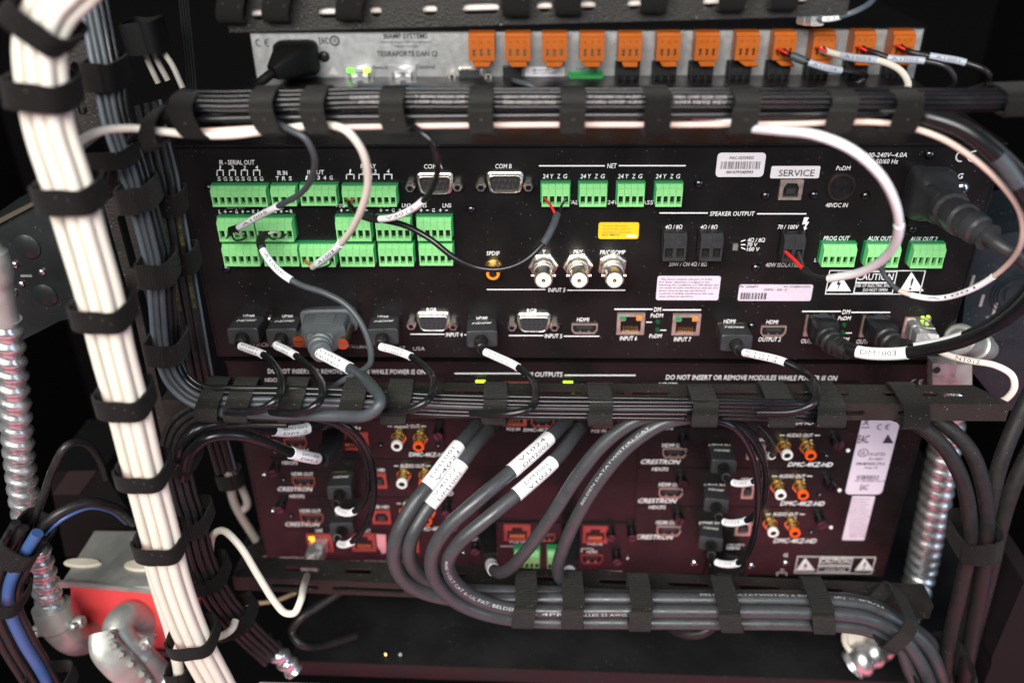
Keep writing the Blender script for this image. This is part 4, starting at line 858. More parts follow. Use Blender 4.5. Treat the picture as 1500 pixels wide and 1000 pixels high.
# white cable that loops in from the left and drops to the relay row
cable('white_cable', 'white cable arching in from the left, then dropping to a lower green block', [(103, 300, -.125), (101, 250, -.122), (112, 213, -.115), (145, 193, -.105), (190, 188, -.099), (240, 193, -.096), (290, 198, -.095), (340, 198, -.094), (390, 192, -.092), (440, 186, -.09), (480, 184, -.093), (508, 192, -.100), (530, 220, -.098), (539, 262, -.09), (530, 305, -.078), (508, 346, -.058), (480, 375, -.038), (458, 391, -.024)], 12, M_WHT, n=14,
      sleeves=[((497, 357), (465, 384), M_SLV, 1.2, 'A1003'), ((460, 389), (452, 393), M_BLKM, .95)], wires=[([(459, 391, -.024), (451, 386, -.018), (447, 381, -.010)], 3, M_RED), ([(459, 391, -.024), (472, 392, -.021), (483, 387, -.016), (484, 380, -.010)], 3, M_BLK), ([(459, 391, -.024), (466, 390, -.018), (470, 381, -.010)], 3, M_NICK)])
cable('grey_cable', 'grey cable dropping from the top bundle to the upper left green block', [(360, 160, YT+.01), (395, 176, YT), (425, 190, -.098), (447, 203, -.101), (460, 228, -.098), (458, 256, -.088), (443, 281, -.074), (415, 298, -.06), (380, 316, -.042), (350, 333, -.028), (338, 337, -.024)], 9.5, M_GRY,
      sleeves=[((407, 301), (350, 333), M_SLV, 1.25, 'A1005'), ((349, 333), (335, 338), M_BLKM, 1.35)], wires=[([(340, 337, -.026), (346, 342, -.022), (353, 344, -.018), (357, 342, -.011)], 3, M_PNK), ([(338, 338, -.026), (334, 346, -.022), (332, 349, -.014)], 3.2, M_BLK), ([(338, 338, -.026), (345, 352, -.02), (357, 350, -.016), (361, 345, -.010)], 3, M_BLK)])
cable('black_cable', 'thin black cable dropping beside the first serial port to the relay block', [(560, 160, YT+.008), (590, 176, YT), (612, 190, -.098), (632, 208, -.101), (641, 237, -.098), (637, 266, -.088), (622, 292, -.076), (598, 309, -.066), (572, 319, -.058), (545, 320, -.05), (526, 313, -.043), (514, 303, -.034), (511, 297, -.027)], 9, M_BLK,
      sleeves=[((619, 294), (557, 321), M_SLV, 1.2, 'V3012'), ((556, 321), (530, 316), M_BLKM, 1.45)], wires=[([(512, 301, -.032), (511, 294, -.024), (508, 291, -.012)], 3.6, M_RED), ([(512, 301, -.032), (515, 294, -.024), (518, 291, -.012)], 3.6, M_RED)])
cable('black_cable', 'black cable sagging from the relay block to the first net block', [(512, 303, -.030), (530, 315, -.040), (560, 322, -.045), (595, 331, -.050), (630, 350, -.055), (665, 377, -.058), (700, 392, -.058), (735, 394, -.058), (768, 382, -.055), (795, 357, -.050), (810, 331, -.042), (816, 314, -.034)], 9, M_BLK,
      sleeves=[((794, 358), (817, 312), M_GRY, 1.25)], wires=[([(815, 317, -.036), (808, 303, -.03), (798, 291, -.012)], 4, M_RED), ([(817, 317, -.036), (822, 303, -.03), (828, 292, -.012)], 4, M_BLK)])
cable('white_cable', 'heavy white cable making a big arc over the right of the switcher', [(1015, 170, YT+.008), (1060, 178, YT+.002), (1098, 188, -.096), (1140, 192, -.113), (1195, 198, -.128), (1245, 218, -.132), (1288, 255, -.13), (1312, 300, -.122), (1316, 342, -.11), (1298, 375, -.092), (1262, 398, -.072), (1215, 408, -.053)], 14, M_SLV, n=16,
      sleeves=[((1320, 330), (1213, 408), M_SLV, 1.16, None)], wires=[([(1225, 407, -.056), (1208, 408, -.050), (1190, 404, -.043), (1177, 394, -.037)], 10, M_BLKM), ([(1178, 396, -.038), (1165, 382, -.028), (1151, 369, -.016)], 5.5, M_RED), ([(1178, 396, -.038), (1174, 382, -.028), (1170, 370, -.016)], 5, M_GRY)])
for i, (x, sk, an, w_, h_) in enumerate(((288, 10, 2, 34, 29), (400, 7, 0, 34, 30), (471, 5, 0, 34, 30), (583, 5, 0, 35, 30), (708, 2, 0, 35, 30), (838, 0, 0, 36, 30), (959, 0, 0, 37, 30), (1083, -2, 0, 37, 30), (1219, -5, 0, 38, 29), (1312, -5, -1, 38, 28))):
    strap('black woven strap round the top bundle, %s from the left' % ORD[i].replace('topmost', 'first'), x, 160.5 if x > 300 else 166, YT+.002, an, h_, w_, .0135, skew=sk, group='straps of the top bundle', m=M_STRAP if i % 3 != 0 or i == 3 else M_STRAPD)
strap('black strap round the top bundle at the right edge of the picture', 1484, 144, YT+.004, -2, 19, 50, .011, group='straps of the top bundle', m=M_STRAPD)
strap('loose black strap tying the bundle at its left bend, tail hanging', 238, 183, YT, -20, 24, 24, .016, skew=-9, m=M_STRAPD)

# ================================================================== audio processor cables
def plug_loft(par, name, pts, sizes, m, n=16, ex=.5, up=ZA, smooth=40):
    return obj(name, MB().loft([at(*p) if not isinstance(p, Vector) else p for p in pts], sizes, up, n, ex), m, par, smooth=smooth)
c0, pth, r0 = cable('power_lead', 'black power lead plugged into the grey audio processor', [(412, 97, YB-.03), (385, 118, YB-.04), (362, 140, YB-.03), (330, 170, YB+.02)], 14, M_DARK, cat='cable')
plug_loft(c0, 'plug', [(436, 84, YB-.0005), (433, 87, YB-.012), (428, 90, YB-.02), (415, 97, YB-.032), (400, 107, YB-.038)], [(.0145, .0115), (.0145, .0112), (.0125, .0098), (.0085, .0078), (.0045, .0045)], M_DARK, ex=.35)
for i, (pts, sl, m_, lab) in enumerate((
    ([(1146, 76, YB-.018), (1160, 82, YB-.026), (1185, 92, YB-.03), (1215, 101, YB-.035), (1250, 106, YB-.03), (1268, 112, YB-.02), (1255, 122, YB-.02), (1225, 130, YB-.01)], ((1184, 92), (1233, 103)), M_BLKM, 'fourth'),
    ([(1203, 73, YB-.018), (1222, 79, YB-.028), (1250, 85, YB-.04), (1290, 90, YB-.05), (1318, 103, YB-.06), (1330, 122, YB-.07), (1325, 140, YB-.08)], ((1234, 81), (1288, 89)), M_WHT, 'third'),
    ([(1262, 72, YB-.018), (1285, 79, YB-.026), (1305, 86, YB-.03), (1350, 89, YB-.035), (1385, 98, YB-.04), (1398, 115, YB-.04), (1390, 132, YB-.03)], ((1299, 86), (1354, 90)), M_BLKM, 'second'),
    ([(1318, 70, YB-.018), (1335, 77, YB-.026), (1365, 83, YB-.03), (1410, 91, YB-.035), (1445, 105, YB-.04), (1445, 122, YB-.03), (1420, 132, YB-.02)], ((1361, 83), (1413, 92)), M_BLKM, 'first'))):
    x, y = pts[0][:2]
    cable('audio_cable', '%s cable with pale label leaving the %s orange block from the right' % ('white' if m_ is M_WHT else 'black', lab), pts, 9 if m_ is not M_WHT else 10, m_, group=None,
          sleeves=[(sl[0], sl[1], M_SLVSH, 1.18, 'A1%03d' % (4-i))] + ([((1160, 82), (1180, 91), M_GRY, 1.4)] if i == 0 else []),
          wires=[([(x+8, y+3, YB-.026), (x-2, y-2, YB-.022), (x-10, y-3, YB-.012)], 3.5, M_RED), ([(x+8, y+3, YB-.026), (x+4, y-3, YB-.022), (x+2, y-4, YB-.012)], 3.2, M_BLK)])
def clear_plug(par, a, b, wd=.0058, ht=.0042, led=True):
    o = obj('plug', MB().loft([a, a.lerp(b, .55), a.lerp(b, .6), b], [(wd, ht), (wd, ht), (wd*.93, ht*.92), (wd*.9, ht*.85)], ZA, 12, .3), M_CLEAR, par)
    mb = MB(); sd = (b-a).cross(ZA).normalized()
    for i in range(8):
        k = (i-3.5)*.00115; p = a+sd*k+ZA*ht*.4; q = a.lerp(b, .35)+sd*k+ZA*ht*.4
        mb.box((p.x-.00025, min(p.y, q.y), p.z-.0003), (p.x+.00025, max(p.y, q.y), p.z+.0003))
    obj('contacts', mb, M_GOLD, o)
    obj('latch', MB().loft([a+ZA*(ht+.0004), a.lerp(b, .5)+ZA*(ht+.0012), b+ZA*(ht+.0028)], [(wd*.4, .0004)]*3, ZA, 8, .4), M_CLEAR, o)
    return o
for i, (x, lab) in enumerate(((527, 'first'), (590, 'second'))):
    pts = [(x, 121, YB-.016), (x+4, 126, YB-.03), (x+30, 128, YB-.045), (x+60, 140, YB-.05), (x+80, 165, YB-.05)]
    o, p_, r_ = cable('network_cable', 'grey network cable with clear plug in the %s jack of the grey processor' % lab, pts, 9, M_GRYL)
    clear_plug(o, at(x, 114, YB-.001), at(x+1, 121, YB-.018))
cable('phone_cable', 'grey-blue cable end sticking up by the black jack of the grey processor', [(752, 118, YB-.008), (758, 120, YB-.03), (775, 125, YB-.04), (800, 140, YB-.04)], 8, M_GRYL)
o, _, _ = cable('network_cable', 'pale cable with clear plug hanging in front of the grey processor near the top bar', [(1190, 26, YB-.02), (1200, 28, YB-.03), (1220, 27, YB-.035), (1245, 20, YB-.04), (1270, 8, YB-.03), (1290, -15, YB)], 9, M_GRYL, sleeves=[((1205, 28), (1230, 24), M_SLV, 1.1, '0813')])
clear_plug(o, at(1178, 24, YB-.012), at(1198, 28, YB-.03), .005, .005)

# ================================================================== switcher connectors in the bottom row
def hdmi_plug(par, base, tip, up=ZA, w=.0088, h=.0052, logo=True, text='HDMI'):
    """flat HDMI plug body from panel to tip, ridged boot not included"""
    d = (tip-base).normalized(); sd = d.cross(up).normalized(); uu = sd.cross(d).normalized()
    o = obj('plug', MB().loft([base-d*.001, base.lerp(tip, .1), base.lerp(tip, .97), tip], [(w, h), (w*1.0, h), (w*1.02, h*1.02), (w*.96, h*.9)], up, 16, .22), M_PLUG, par, smooth=30)
    if logo:
        Tplane(o, text, base.lerp(tip, .42)+uu*(h*1.02+.0003), -sd if (-sd).x > 0 else sd, -d, w*1.35, .0024, M_WHITE, bold=.03, shear=.35)
        obj('seam', MB().loft([base.lerp(tip, .02), base.lerp(tip, .05)], [(w*1.01, h*1.01)]*2, up, 16, .22), M_GOLD if logo == 2 else M_TBLK, o)
    return o
def boot(par, pts, r0, r1, n=7, name='strain_relief', m=None):
    path = catmull(p3(pts), 10); N = len(path)
    def rad(i):
        t = i/(N-1); return (r0+(r1-r0)*t)*(1+.10*(1 if (int(t*n*2) % 2 == 0) else -.6))
    return obj(name, tube(path, r0, 14, True, rad), m or M_BLKM, par, smooth=30)
HD = [ # base(px), tip(px), cable path, sleeve, text, which
    ((368, 474), (356, 493), [(353, 499, -.028), (349, 504, -.032), (362, 510, -.038), (385, 519, -.046), (402, 535, -.058), (412, 560, -.088), (405, 585, -.108), (380, 600, -.110), (330, 603, -.100)], ((352, 507), (386, 519)), 'V1001', 'first hdmi lead from the left in the bottom row of the switcher'),
    ((422, 475), (413, 494), [(409, 500, -.028), (405, 505, -.032), (418, 512, -.038), (435, 522, -.046), (458, 542, -.060), (472, 567, -.090), (466, 590, -.108), (445, 603, -.110), (395, 604, -.100)], ((404, 506), (433, 521)), 'V1002', 'second hdmi lead from the left, beside the grey monitor plug'),
    ((565, 475), (561, 494), [(557, 500, -.028), (556, 506, -.032), (575, 512, -.038), (602, 522, -.046), (625, 540, -.060), (636, 563, -.090), (626, 586, -.108), (600, 600, -.110), (550, 603, -.100)], ((558, 507), (603, 522)), 'V1007', 'hdmi lead just right of the grey monitor plug'),
    ((706, 478), (706, 497), [(705, 504, -.028), (706, 512, -.033), (722, 520, -.040), (756, 536, -.050), (776, 553, -.062), (785, 577, -.092), (776, 598, -.108), (745, 606, -.110), (690, 605, -.100)], ((712, 516), (758, 537)), 'V1005', 'hdmi lead between the two open monitor ports'),
    ((1071, 484), (1079, 503), [(1080, 508, -.028), (1083, 514, -.032), (1100, 518, -.040), (1146, 529, -.052), (1180, 546, -.062), (1196, 569, -.090), (1192, 590, -.102), (1165, 602, -.102), (1110, 604, -.096)], ((1091, 516), (1148, 530)), 'V1014', 'hdmi lead in the output port, right half of the switcher')]
for i, (b, t, pts, sl, tx, lab) in enumerate(HD):
    o, pth, r = cable('hdmi_cable', 'black '+lab, pts, 10.5, M_BLK, sleeves=[(sl[0], sl[1], M_SLV, 1.22, [tx, tx])], group='hdmi leads of the switcher')
    hdmi_plug(o, at(*b, 0), at(*t, -.0185), logo=2 if i == 4 else 1)
    boot(o, [(t[0]-1, t[1]+1, -.018), (t[0]-3 if i < 4 else t[0]+1, t[1]+6, -.027), pts[1]], .0036, .0026, 4)
# grey monitor plug
o, pth, r = cable('monitor_cable', 'thick grey monitor cable with large grey plug and orange thumbscrews', [(470, 505, -.040), (468, 515, -.046), (485, 525, -.052), (515, 541, -.062), (543, 564, -.092), (557, 590, -.110), (540, 607, -.112), (500, 609, -.106), (430, 607, -.101), (350, 604, -.098), (300, 598, -.092), (262, 570, -.084), (240, 530, -.074)], 18, M_GRY, n=16, sleeves=[((462, 514), (512, 541), M_SLV, 1.14, ['V1004', 'MON01'])])
hood = plug_loft(o, 'plug', [(483, 466, -.001), (482, 470, -.008), (480, 474, -.0085), (474, 492, -.027), (472, 497, -.030), (470, 503, -.036)], [(.0165, .0075), (.0165, .0075), (.0135, .0075), (.0125, .0072), (.0095, .0066), (.0070, .0062)], M_VGA, ex=.3, n=20)
mb = MB()
for k in range(6):
    a = at(480-k*.9, 477+k*2.6, -.012-.0024*k)+ZA*.0075; mb.box((a.x-.0055, a.y-.0005, a.z-.0002), (a.x+.0055, a.y+.0005, a.z+.0006))
obj('grip_ridges', mb, M_VGA, hood)
boot(o, [(470, 503, -.036), (468, 510, -.042), (472, 518, -.047)], .0066, .0050, 3, m=M_VGA)
for k, (x0, y0, x1, y1) in enumerate(((452, 478, 438, 500), (511, 480, 501.5, 503))):
    a, b = at(x0, y0, -.012), at(x1, y1, -.030); d = (b-a).normalized()
    ts = obj('thumbscrew', MB().lathe(a, [(0, .0034), ((b-a).length, .0034)], 20, axis=d), mat('brushed_gold', (0.42, 0.36, 0.24), .35, metal=1, var=.1), o, smooth=35)
    f = obj('screw_end', MB().lathe(b, [(-.0004, .0036), (.0006, .0036)], 20, axis=d), mat('copper_face', (0.95, 0.36, 0.16), .3, metal=1), ts)
    e1 = XA*.0034; p = b+d*.0008; e2 = d.cross(XA).normalized()*.0004
    obj('slot', MB().add([p-e1-e2, p+e1-e2, p+e1+e2, p-e1+e2], [(0,1,2,3)]), M_GOLD, ts)
cable('grey_cable', 'grey cable from the lower left audio block sweeping down past the monitor plug', [(391, 343, -.022), (383, 348, -.028), (382, 358, -.034), (392, 378, -.042), (412, 400, -.050), (440, 417, -.055), (475, 429, -.060), (505, 445, -.064), (527, 470, -.068), (541, 503, -.072), (543, 530, -.074), (533, 541, -.072), (505, 556, -.068), (470, 575, -.066), (400, 590, -.066), (330, 590, -.066)], 9.5, M_GRY,
      sleeves=[((385, 366), (427, 409), M_SLV, 1.22, 'A1006'), ((389, 344), (384, 362), M_BLKM, 1.4)], wires=[([(393, 342, -.024), (402, 340, -.02), (411, 342, -.013)], 3, M_PNK), ([(392, 343, -.024), (400, 350, -.018), (412, 348, -.016), (419, 343, -.011)], 3, M_BLK)])
# data plugs of the switcher (right)
def data_plug(par, pts, sizes, bt):
    pl = plug_loft(par, 'plug', pts, sizes, M_TBLK, ex=.3, n=16, smooth=30)
    return pl
first_data = [o for o in bpy.data.objects if o.name.startswith('data_cable')][0]
pl = data_plug(first_data, [(1201, 474, -.0005), (1204, 479, -.008), (1208, 488, -.018), (1211, 494, -.022)], [(.0075, .0062), (.0078, .0066), (.0078, .0066), (.0062, .0060)], None)
obj('latch_cover', MB().lathe(at(1207, 468, -.009), [(0, .0042), (.0006, .0044), (.0012, .0036)], 18, axis=(0, -.55, .83)), M_PCB, pl, smooth=40)
boot(first_data, [(1210, 493, -.021), (1220, 503, -.028), (1232, 510, -.033), (1244, 514, -.037)], .0066, .0046, 5)
o, pth, r = cable('data_cable', 'second thick black data cable with moulded boot beside the clear plug', [(1320, 512, -.036), (1345, 508, -.038), (1385, 500, -.045), (1425, 486, -.052), (1470, 458, -.062), (1515, 405, -.07), (1540, 330, -.07)], 14, M_BLK, sleeves=[((1338, 508), (1410, 492), M_SLV, 1.12, None)])
pl = data_plug(o, [(1283, 476, -.0005), (1287, 481, -.008), (1294, 490, -.018), (1298, 495, -.022)], [(.0075, .0062), (.0078, .0066), (.0078, .0066), (.0062, .0060)], None)
obj('latch_cover', MB().lathe(at(1290, 470, -.009), [(0, .0042), (.0006, .0044), (.0012, .0036)], 18, axis=(0, -.55, .83)), M_PCB, pl, smooth=40)
boot(o, [(1297, 494, -.021), (1308, 505, -.029), (1322, 511, -.034), (1334, 511, -.037)], .0066, .0048, 5)
o, pth, r = cable('network_cable', 'cream network cable with clear lit plug at the right end of the switcher', [(1362, 500, -.030), (1372, 512, -.036), (1392, 521, -.042), (1420, 528, -.048), (1458, 535, -.056), (1482, 549, -.062), (1486, 566, -.064), (1476, 582, -.062), (1458, 592, -.058), (1430, 610, -.05)], 10, M_PNK, prints=[((1400, 523), (1438, 531), 'NT012', 1.0, M_BLKPR)])
pl = clear_plug(o, at(1342, 478, -.001), at(1358, 499, -.026), .0066, .0052)
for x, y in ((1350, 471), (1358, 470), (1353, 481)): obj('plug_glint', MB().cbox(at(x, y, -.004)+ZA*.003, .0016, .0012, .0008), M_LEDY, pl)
# power cord of the switcher
o, pth, r = cable('power_lead', 'black moulded power lead plugged in at the right end of the switcher', [(1424, 330, -.062), (1440, 342, -.070), (1462, 358, -.078), (1485, 372, -.082), (1515, 395, -.08), (1560, 430, -.07)], 22, M_PLUG, cat='cable', n=16)
a = at(1325, 330, 0); b = at(1388, 240, 0)
obj('power_inlet', MB().plate(rrect(a.x, b.x, a.z, b.z, .003), [], Vector((0, -.004, 0)), XA, ZA, .0038), M_TBLK, dm)
plug_loft(o, 'plug', [(1357, 280, -.002), (1364, 286, -.012), (1370, 291, -.018), (1375, 295, -.022), (1390, 306, -.036)], [(.0115, .0140), (.0115, .0138), (.0108, .0125), (.0085, .0095), (.0080, .0085)], M_PLUG, ex=.35, n=20)
boot(o, [(1388, 304, -.035), (1405, 318, -.05), (1425, 331, -.063), (1448, 348, -.073)], .0088, .0062, 3, m=M_PLUG)

# ================================================================== left uprights of cable and the middle bundle
V1 = [(128, -40, -.06), (146, 50, -.065), (158, 110, -.07), (172, 180, -.075), (192, 240, -.078), (206, 285, -.08), (222, 345, -.082), (234, 400, -.084), (238, 455, -.086), (243, 505, -.088), (258, 552, -.09), (288, 578, -.092), (335, 584, -.093), (420, 585, -.093), (520, 588, -.092), (650, 595, -.091), (800, 598, -.091), (950, 600, -.091), (1060, 602, -.090), (1130, 603, -.088), (1200, 604, -.078)]
for i, (u, d, wd, m_, lab) in enumerate(((17, 0, 9.5, M_GRYL, 'pale blue-grey cable on the outside of the bend into the middle bundle'), (8, -.002, 8.5, M_GRY, 'grey cable second from outside in the bend into the middle bundle'), (-1, -.002, 8.5, M_GRY, 'grey cable third from outside in the bend into the middle bundle'),
                                   (-10, 0, 8, M_BLK, 'black cable fourth from outside in the bend into the middle bundle'), (-18, .003, 7, M_BLK, 'black cable innermost in the bend into the middle bundle'), (11, .010, 9, M_BLKM, 'dull black cable at the back of the bend into the middle bundle'))):
    pts = shifted(V1, u*.9, d, .5)
    if i in (0, 1): pts = pts[:-6]+[(640, 603-4*i, -.09), (760, 606-4*i, -.088), (900, 608-5*i, -.085)]
    if i == 0: pts[-3:] = [(600, 604, -.08), (650, 600, -.07)]
    cable('grey_cable' if m_ is not M_BLK and m_ is not M_BLKM else 'black_cable', lab, pts, wd, m_, group='cables turning from the left upright into the middle bundle')
for i, (u, wd) in enumerate(((-14, 7), (-7, 7), (0, 8), (7, 7), (14, 7))):
    a = [(560, 592, -.09), (650, 596, -.091), (760, 599, -.092), (880, 600, -.092), (1000, 601, -.092), (1120, 602, -.09), (1180, 603, -.086), (1215, 606, -.074)]
    cable('black_cable', 'black cable in the right half of the middle bundle, %s from above' % ORD[i], shifted(a, u*.85, .001*i-.003, .6), wd, M_BLK, group='cables of the right half of the middle bundle')
V2 = [(215, 150, -.05), (228, 210, -.052), (240, 260, -.054), (250, 310, -.055), (264, 385, -.055), (276, 450, -.055), (290, 530, -.052), (305, 600, -.048), (330, 690, -.03)]
for i, (u, wd, m_) in enumerate(((13, 11, M_BLKM), (2, 11, M_BLKM), (-9, 12, M_BLKM), (-18, 5, M_GRYL))):
    cable('black_cable' if i < 3 else 'grey_cable', ('black cable with yellow print beside the slotted upright, %s from left' % ORD[i].replace('topmost', 'first')) if i < 3 else 'thin grey cable against the left edge of the switcher', shifted(V2, u, .002*i, .5), wd, m_, group='cables running down the left edge of the switcher',
          prints=[((240+6-u*.6, 315), (255+6-u*.6, 360), '8723 2PR22 SHIELDED', .8, mat('print_yellow', (0.10, 0.08, 0.012))), ((262-u*.6, 395), (276-u*.6, 450), 'E2PR22 SHIELDED CMP', .8, mat('print_yellow', (0.10, 0.08, 0.012)))] if i in (0, 2) else ())
for i, (x, y, Y, an, hh, w_, dp, sk, lab, m_) in enumerate(((157, 106, -.068, 78, 25, 40, .012, 0, 'dark strap on the black upright bundle near the top left corner', M_STRAPD), (168, 222, -.078, 74, 34, 26, .016, 0, 'dark strap where the white cable arches over the black upright bundle', M_STRAPD), (205, 283, -.08, 74, 25, 37, .012, 2, 'grey-black strap on the grey upright bundle, level with the top green blocks', M_STRAP),
    (233, 391, -.083, 80, 24, 37, .012, 0, 'grey-black strap on the grey upright bundle, level with the lower green blocks', M_STRAP), (246, 505, -.088, 82, 26, 34, .012, 0, 'brown-black strap on the grey upright bundle just above its bend', M_STRAP),
    (247, 292, -.054, 82, 24, 34, .010, 0, 'dark strap on the yellow-printed cables, upper one', M_STRAPD), (267, 377, -.055, 78, 23, 34, .010, 0, 'dark strap on the yellow-printed cables, lower one', M_STRAPD))):
    strap(lab, x, y, Y, an, hh, w_, dp, skew=sk, m=m_, group='straps of the left uprights')
for i, (x, y, sk, w_, hh, an) in enumerate(((315, 583, -4, 32, 24, 3), (357, 584, -4, 34, 24, 2), (433, 584, -3, 34, 24, 1), (521, 585, -2, 34, 24, 0), (583, 587, -5, 36, 24, 1), (726, 589, 0, 34, 20, 1), (878, 591, 0, 34, 20, 0), (1027, 592, 0, 36, 20, 0))):
    strap('black woven strap on the middle bundle, %s from the left' % ORD[i].replace('topmost', 'first'), x, y, -.088, an, hh, w_, .0130, skew=sk, group='straps of the middle bundle', m=M_STRAP)
for i, (x, y, w_) in enumerate(((1136, 590, 38), (1207, 590, 40), (1328, 592, 36))):
    strap('black strap round the right end of the middle bar, %s from the left' % ORD[i].replace('topmost', 'first'), x, y, -.074, 0, 21, w_, .0150, skew=2, group='straps of the middle bar', m=M_STRAP if i < 2 else M_STRAPD)

# ================================================================== lower left: leads of the matrix chassis
V3 = [(420, 603, -.084), (360, 604, -.083), (300, 611, -.082), (268, 630, -.082), (257, 665, -.082), (264, 715, -.084), (280, 765, -.086), (298, 830, -.088), (325, 880, -.088), (358, 920, -.085), (400, 960, -.07)]
for i, (u, d, wd) in enumerate(((-20, 0, 9), (-11, -.003, 10), (-1, -.004, 10), (9, -.003, 9), (18, 0, 9), (-5, .009, 10), (8, .009, 10))):
    cable('black_cable', ('maroon-black cable of the lower left bundle, %s from its left edge' % ORD[i].replace('topmost', 'first')) if i < 5 else 'maroon-black cable at the back of the lower left bundle', shifted(V3, -u, d, .8), wd, M_BLKM, group='cables of the lower left bundle' if i < 5 else 'hidden cables of the lower left bundle')
for i, (x, y, an, hh, w_, lab) in enumerate(((264, 668, 78, 29, 17, 'narrow dark strap at the top of the lower left bundle'), (279, 757, 74, 30, 26, 'brown strap in the middle of the lower left bundle'), (303, 838, 66, 31, 24, 'dark strap low on the lower left bundle, beside the white lead'), (345, 902, 52, 31, 22, 'dark strap at the bottom end of the lower left bundle'))):
    strap(lab, x, y, -.084, an, hh, w_, .014, m=M_STRAPD if i != 1 else M_STRAP, group='straps of the lower left bundle', skew=2)
for i, (pts, sl, tx, pl, lab) in enumerate((
    ([(468, 620, -.035), (445, 628, -.045), (415, 631, -.055), (370, 624, -.07), (325, 619, -.082), (290, 628, -.09), (268, 652, -.093), (262, 690, -.09)], ((452, 627), (402, 631)), ['DM1003', 'DM-2'], [(486, 606, -.006), (482, 612, -.020), (470, 619, -.032)], 'upper of two thick black data cables with labels, left of the lower unit'),
    ([(470, 672, -.045), (455, 670, -.055), (430, 664, -.065), (390, 649, -.078), (345, 637, -.088), (305, 641, -.094), (279, 662, -.096), (270, 700, -.092)], ((463, 672), (428, 663)), ['DM1004', 'DM-3'], [(489, 640, -.006), (489, 650, -.020), (484, 664, -.036), (472, 673, -.045)], 'lower of two thick black data cables with labels, left of the lower unit'))):
    o, p_, r_ = cable('data_cable', lab, pts, 17, M_BLK, n=16, sleeves=[(sl[0], sl[1], M_SLV, 1.12, tx)])
    plug_loft(o, 'plug', pl, [(.0070, .0062)]*2+[(.0068, .0058)]*(len(pl)-3)+[(.0042, .0042)], M_TBLK, ex=.45)
for i, (b, t, pts, sl, lab) in enumerate((
    ((503, 699), (497, 722), [(494, 728, -.030), (492, 738, -.036), (497, 748, -.044), (512, 751, -.050), (527, 742, -.055), (539, 715, -.062), (538, 680, -.070), (522, 645, -.08), (490, 620, -.086), (440, 607, -.088)], ((494, 748), (520, 750)), 'hdmi lead of the lower unit, upper one beside the data cables'),
    ((506, 754), (500, 776), [(497, 781, -.030), (494, 788, -.036), (498, 796, -.042), (510, 796, -.048), (527, 782, -.054), (544, 748, -.062), (548, 705, -.070), (538, 660, -.08), (508, 625, -.086), (455, 609, -.089)], ((498, 796), (515, 794)), 'hdmi lead of the lower unit, lower one beside the clear plug'),
    ((1054, 660), (1060, 684), [(1061, 690, -.028), (1064, 699, -.036), (1076, 707, -.043), (1103, 705, -.052), (1118, 688, -.06), (1115, 660, -.068), (1095, 632, -.078), (1060, 612, -.088), (1000, 606, -.09)], ((1074, 707), (1104, 704)), 'hdmi lead of the lower unit, top one at the right'),
    ((1047, 718), (1049, 741), [(1050, 748, -.028), (1053, 757, -.036), (1064, 765, -.043), (1093, 762, -.052), (1114, 743, -.06), (1122, 705, -.068), (1112, 662, -.078), (1080, 625, -.088), (1010, 607, -.092)], ((1060, 765), (1093, 762)), 'hdmi lead of the lower unit, middle one at the right'),
    ((1040, 774), (1041, 797), [(1041, 803, -.028), (1042, 813, -.036), (1050, 823, -.043), (1078, 825, -.052), (1097, 806, -.06), (1108, 765, -.068), (1110, 712, -.076), (1098, 660, -.086), (1068, 622, -.093), (1005, 611, -.094)], ((1050, 823), (1080, 824)), 'hdmi lead of the lower unit, bottom one at the right'))):
    o, p_, r_ = cable('hdmi_cable', 'black '+lab, pts, 9.5, M_BLK, sleeves=[(sl[0], sl[1], M_SLV, 1.22, 'V10%02d' % (21+i))], group='hdmi leads of the lower unit')
    hdmi_plug(o, at(*b, YC), at(*t, YC-.020), w=.0078, h=.005, logo=2)
    boot(o, [(t[0], t[1]+1, YC-.020), (t[0]-1 if i < 2 else t[0]+1, t[1]+7, -.025), pts[1]], .0036, .0025, 4)
cable('black_cable', 'black cable of the right fan ending beside the white rca socket', [(1000, 602, -.09), (1050, 604, -.088), (1092, 615, -.078), (1120, 637, -.062), (1133, 660, -.045), (1128, 668, -.03), (1118, 664, -.015)], 11, M_BLK, sleeves=[((1131, 668), (1120, 665), M_SLV, 1.15, None)])
# white lead with the clear plug
o, p_, r_ = cable('network_cable', 'white lead in a wide v at lower left, running up to a clear plug', [(330, 900, -.06), (312, 850, -.065), (308, 805, -.075), (314, 781, -.085), (330, 778, -.092), (352, 800, -.098), (378, 842, -.103), (402, 880, -.106), (418, 897, -.107), (431, 897, -.106), (440, 880, -.102), (444, 862, -.09), (448, 848, -.06), (452, 838, -.036)], 11, M_WHT)
clear_plug(o, at(469, 796, YC-.001), at(453, 837, -.033), .0062, .0050)
for i, (pts, wd) in enumerate((([(300, 560, .01), (322, 640, .012), (335, 690, .014), (343, 735, .015), (372, 785, .016), (395, 820, .015)], 13), ([(285, 520, .02), (330, 660, .022), (350, 705, .02), (362, 740, .018), (350, 750, .016)], 12))):
    cable('white_cable', ('dim white cable hanging behind the lower left bundle, longer one', 'dim white cable folded behind the lower left bundle, shorter one')[i], pts, wd, M_WHTSH)
strap('dark strap on the dim white cables behind the lower left bundle', 338, 698, .012, 72, 17, 24, .008, m=M_STRAPD)
strap('lower dark strap on the dim white cables behind the lower left bundle', 378, 796, .014, 50, 15, 24, .008, m=M_STRAPD)
cable('thin_cable', 'thin tan cable stretched below the left end of the lower bar', [(230, 868, .0), (290, 873, .0), (350, 883, -.01), (400, 880, -.02), (432, 868, -.03)], 6, mat('cable_tan', (0.4, 0.33, 0.2), .5))
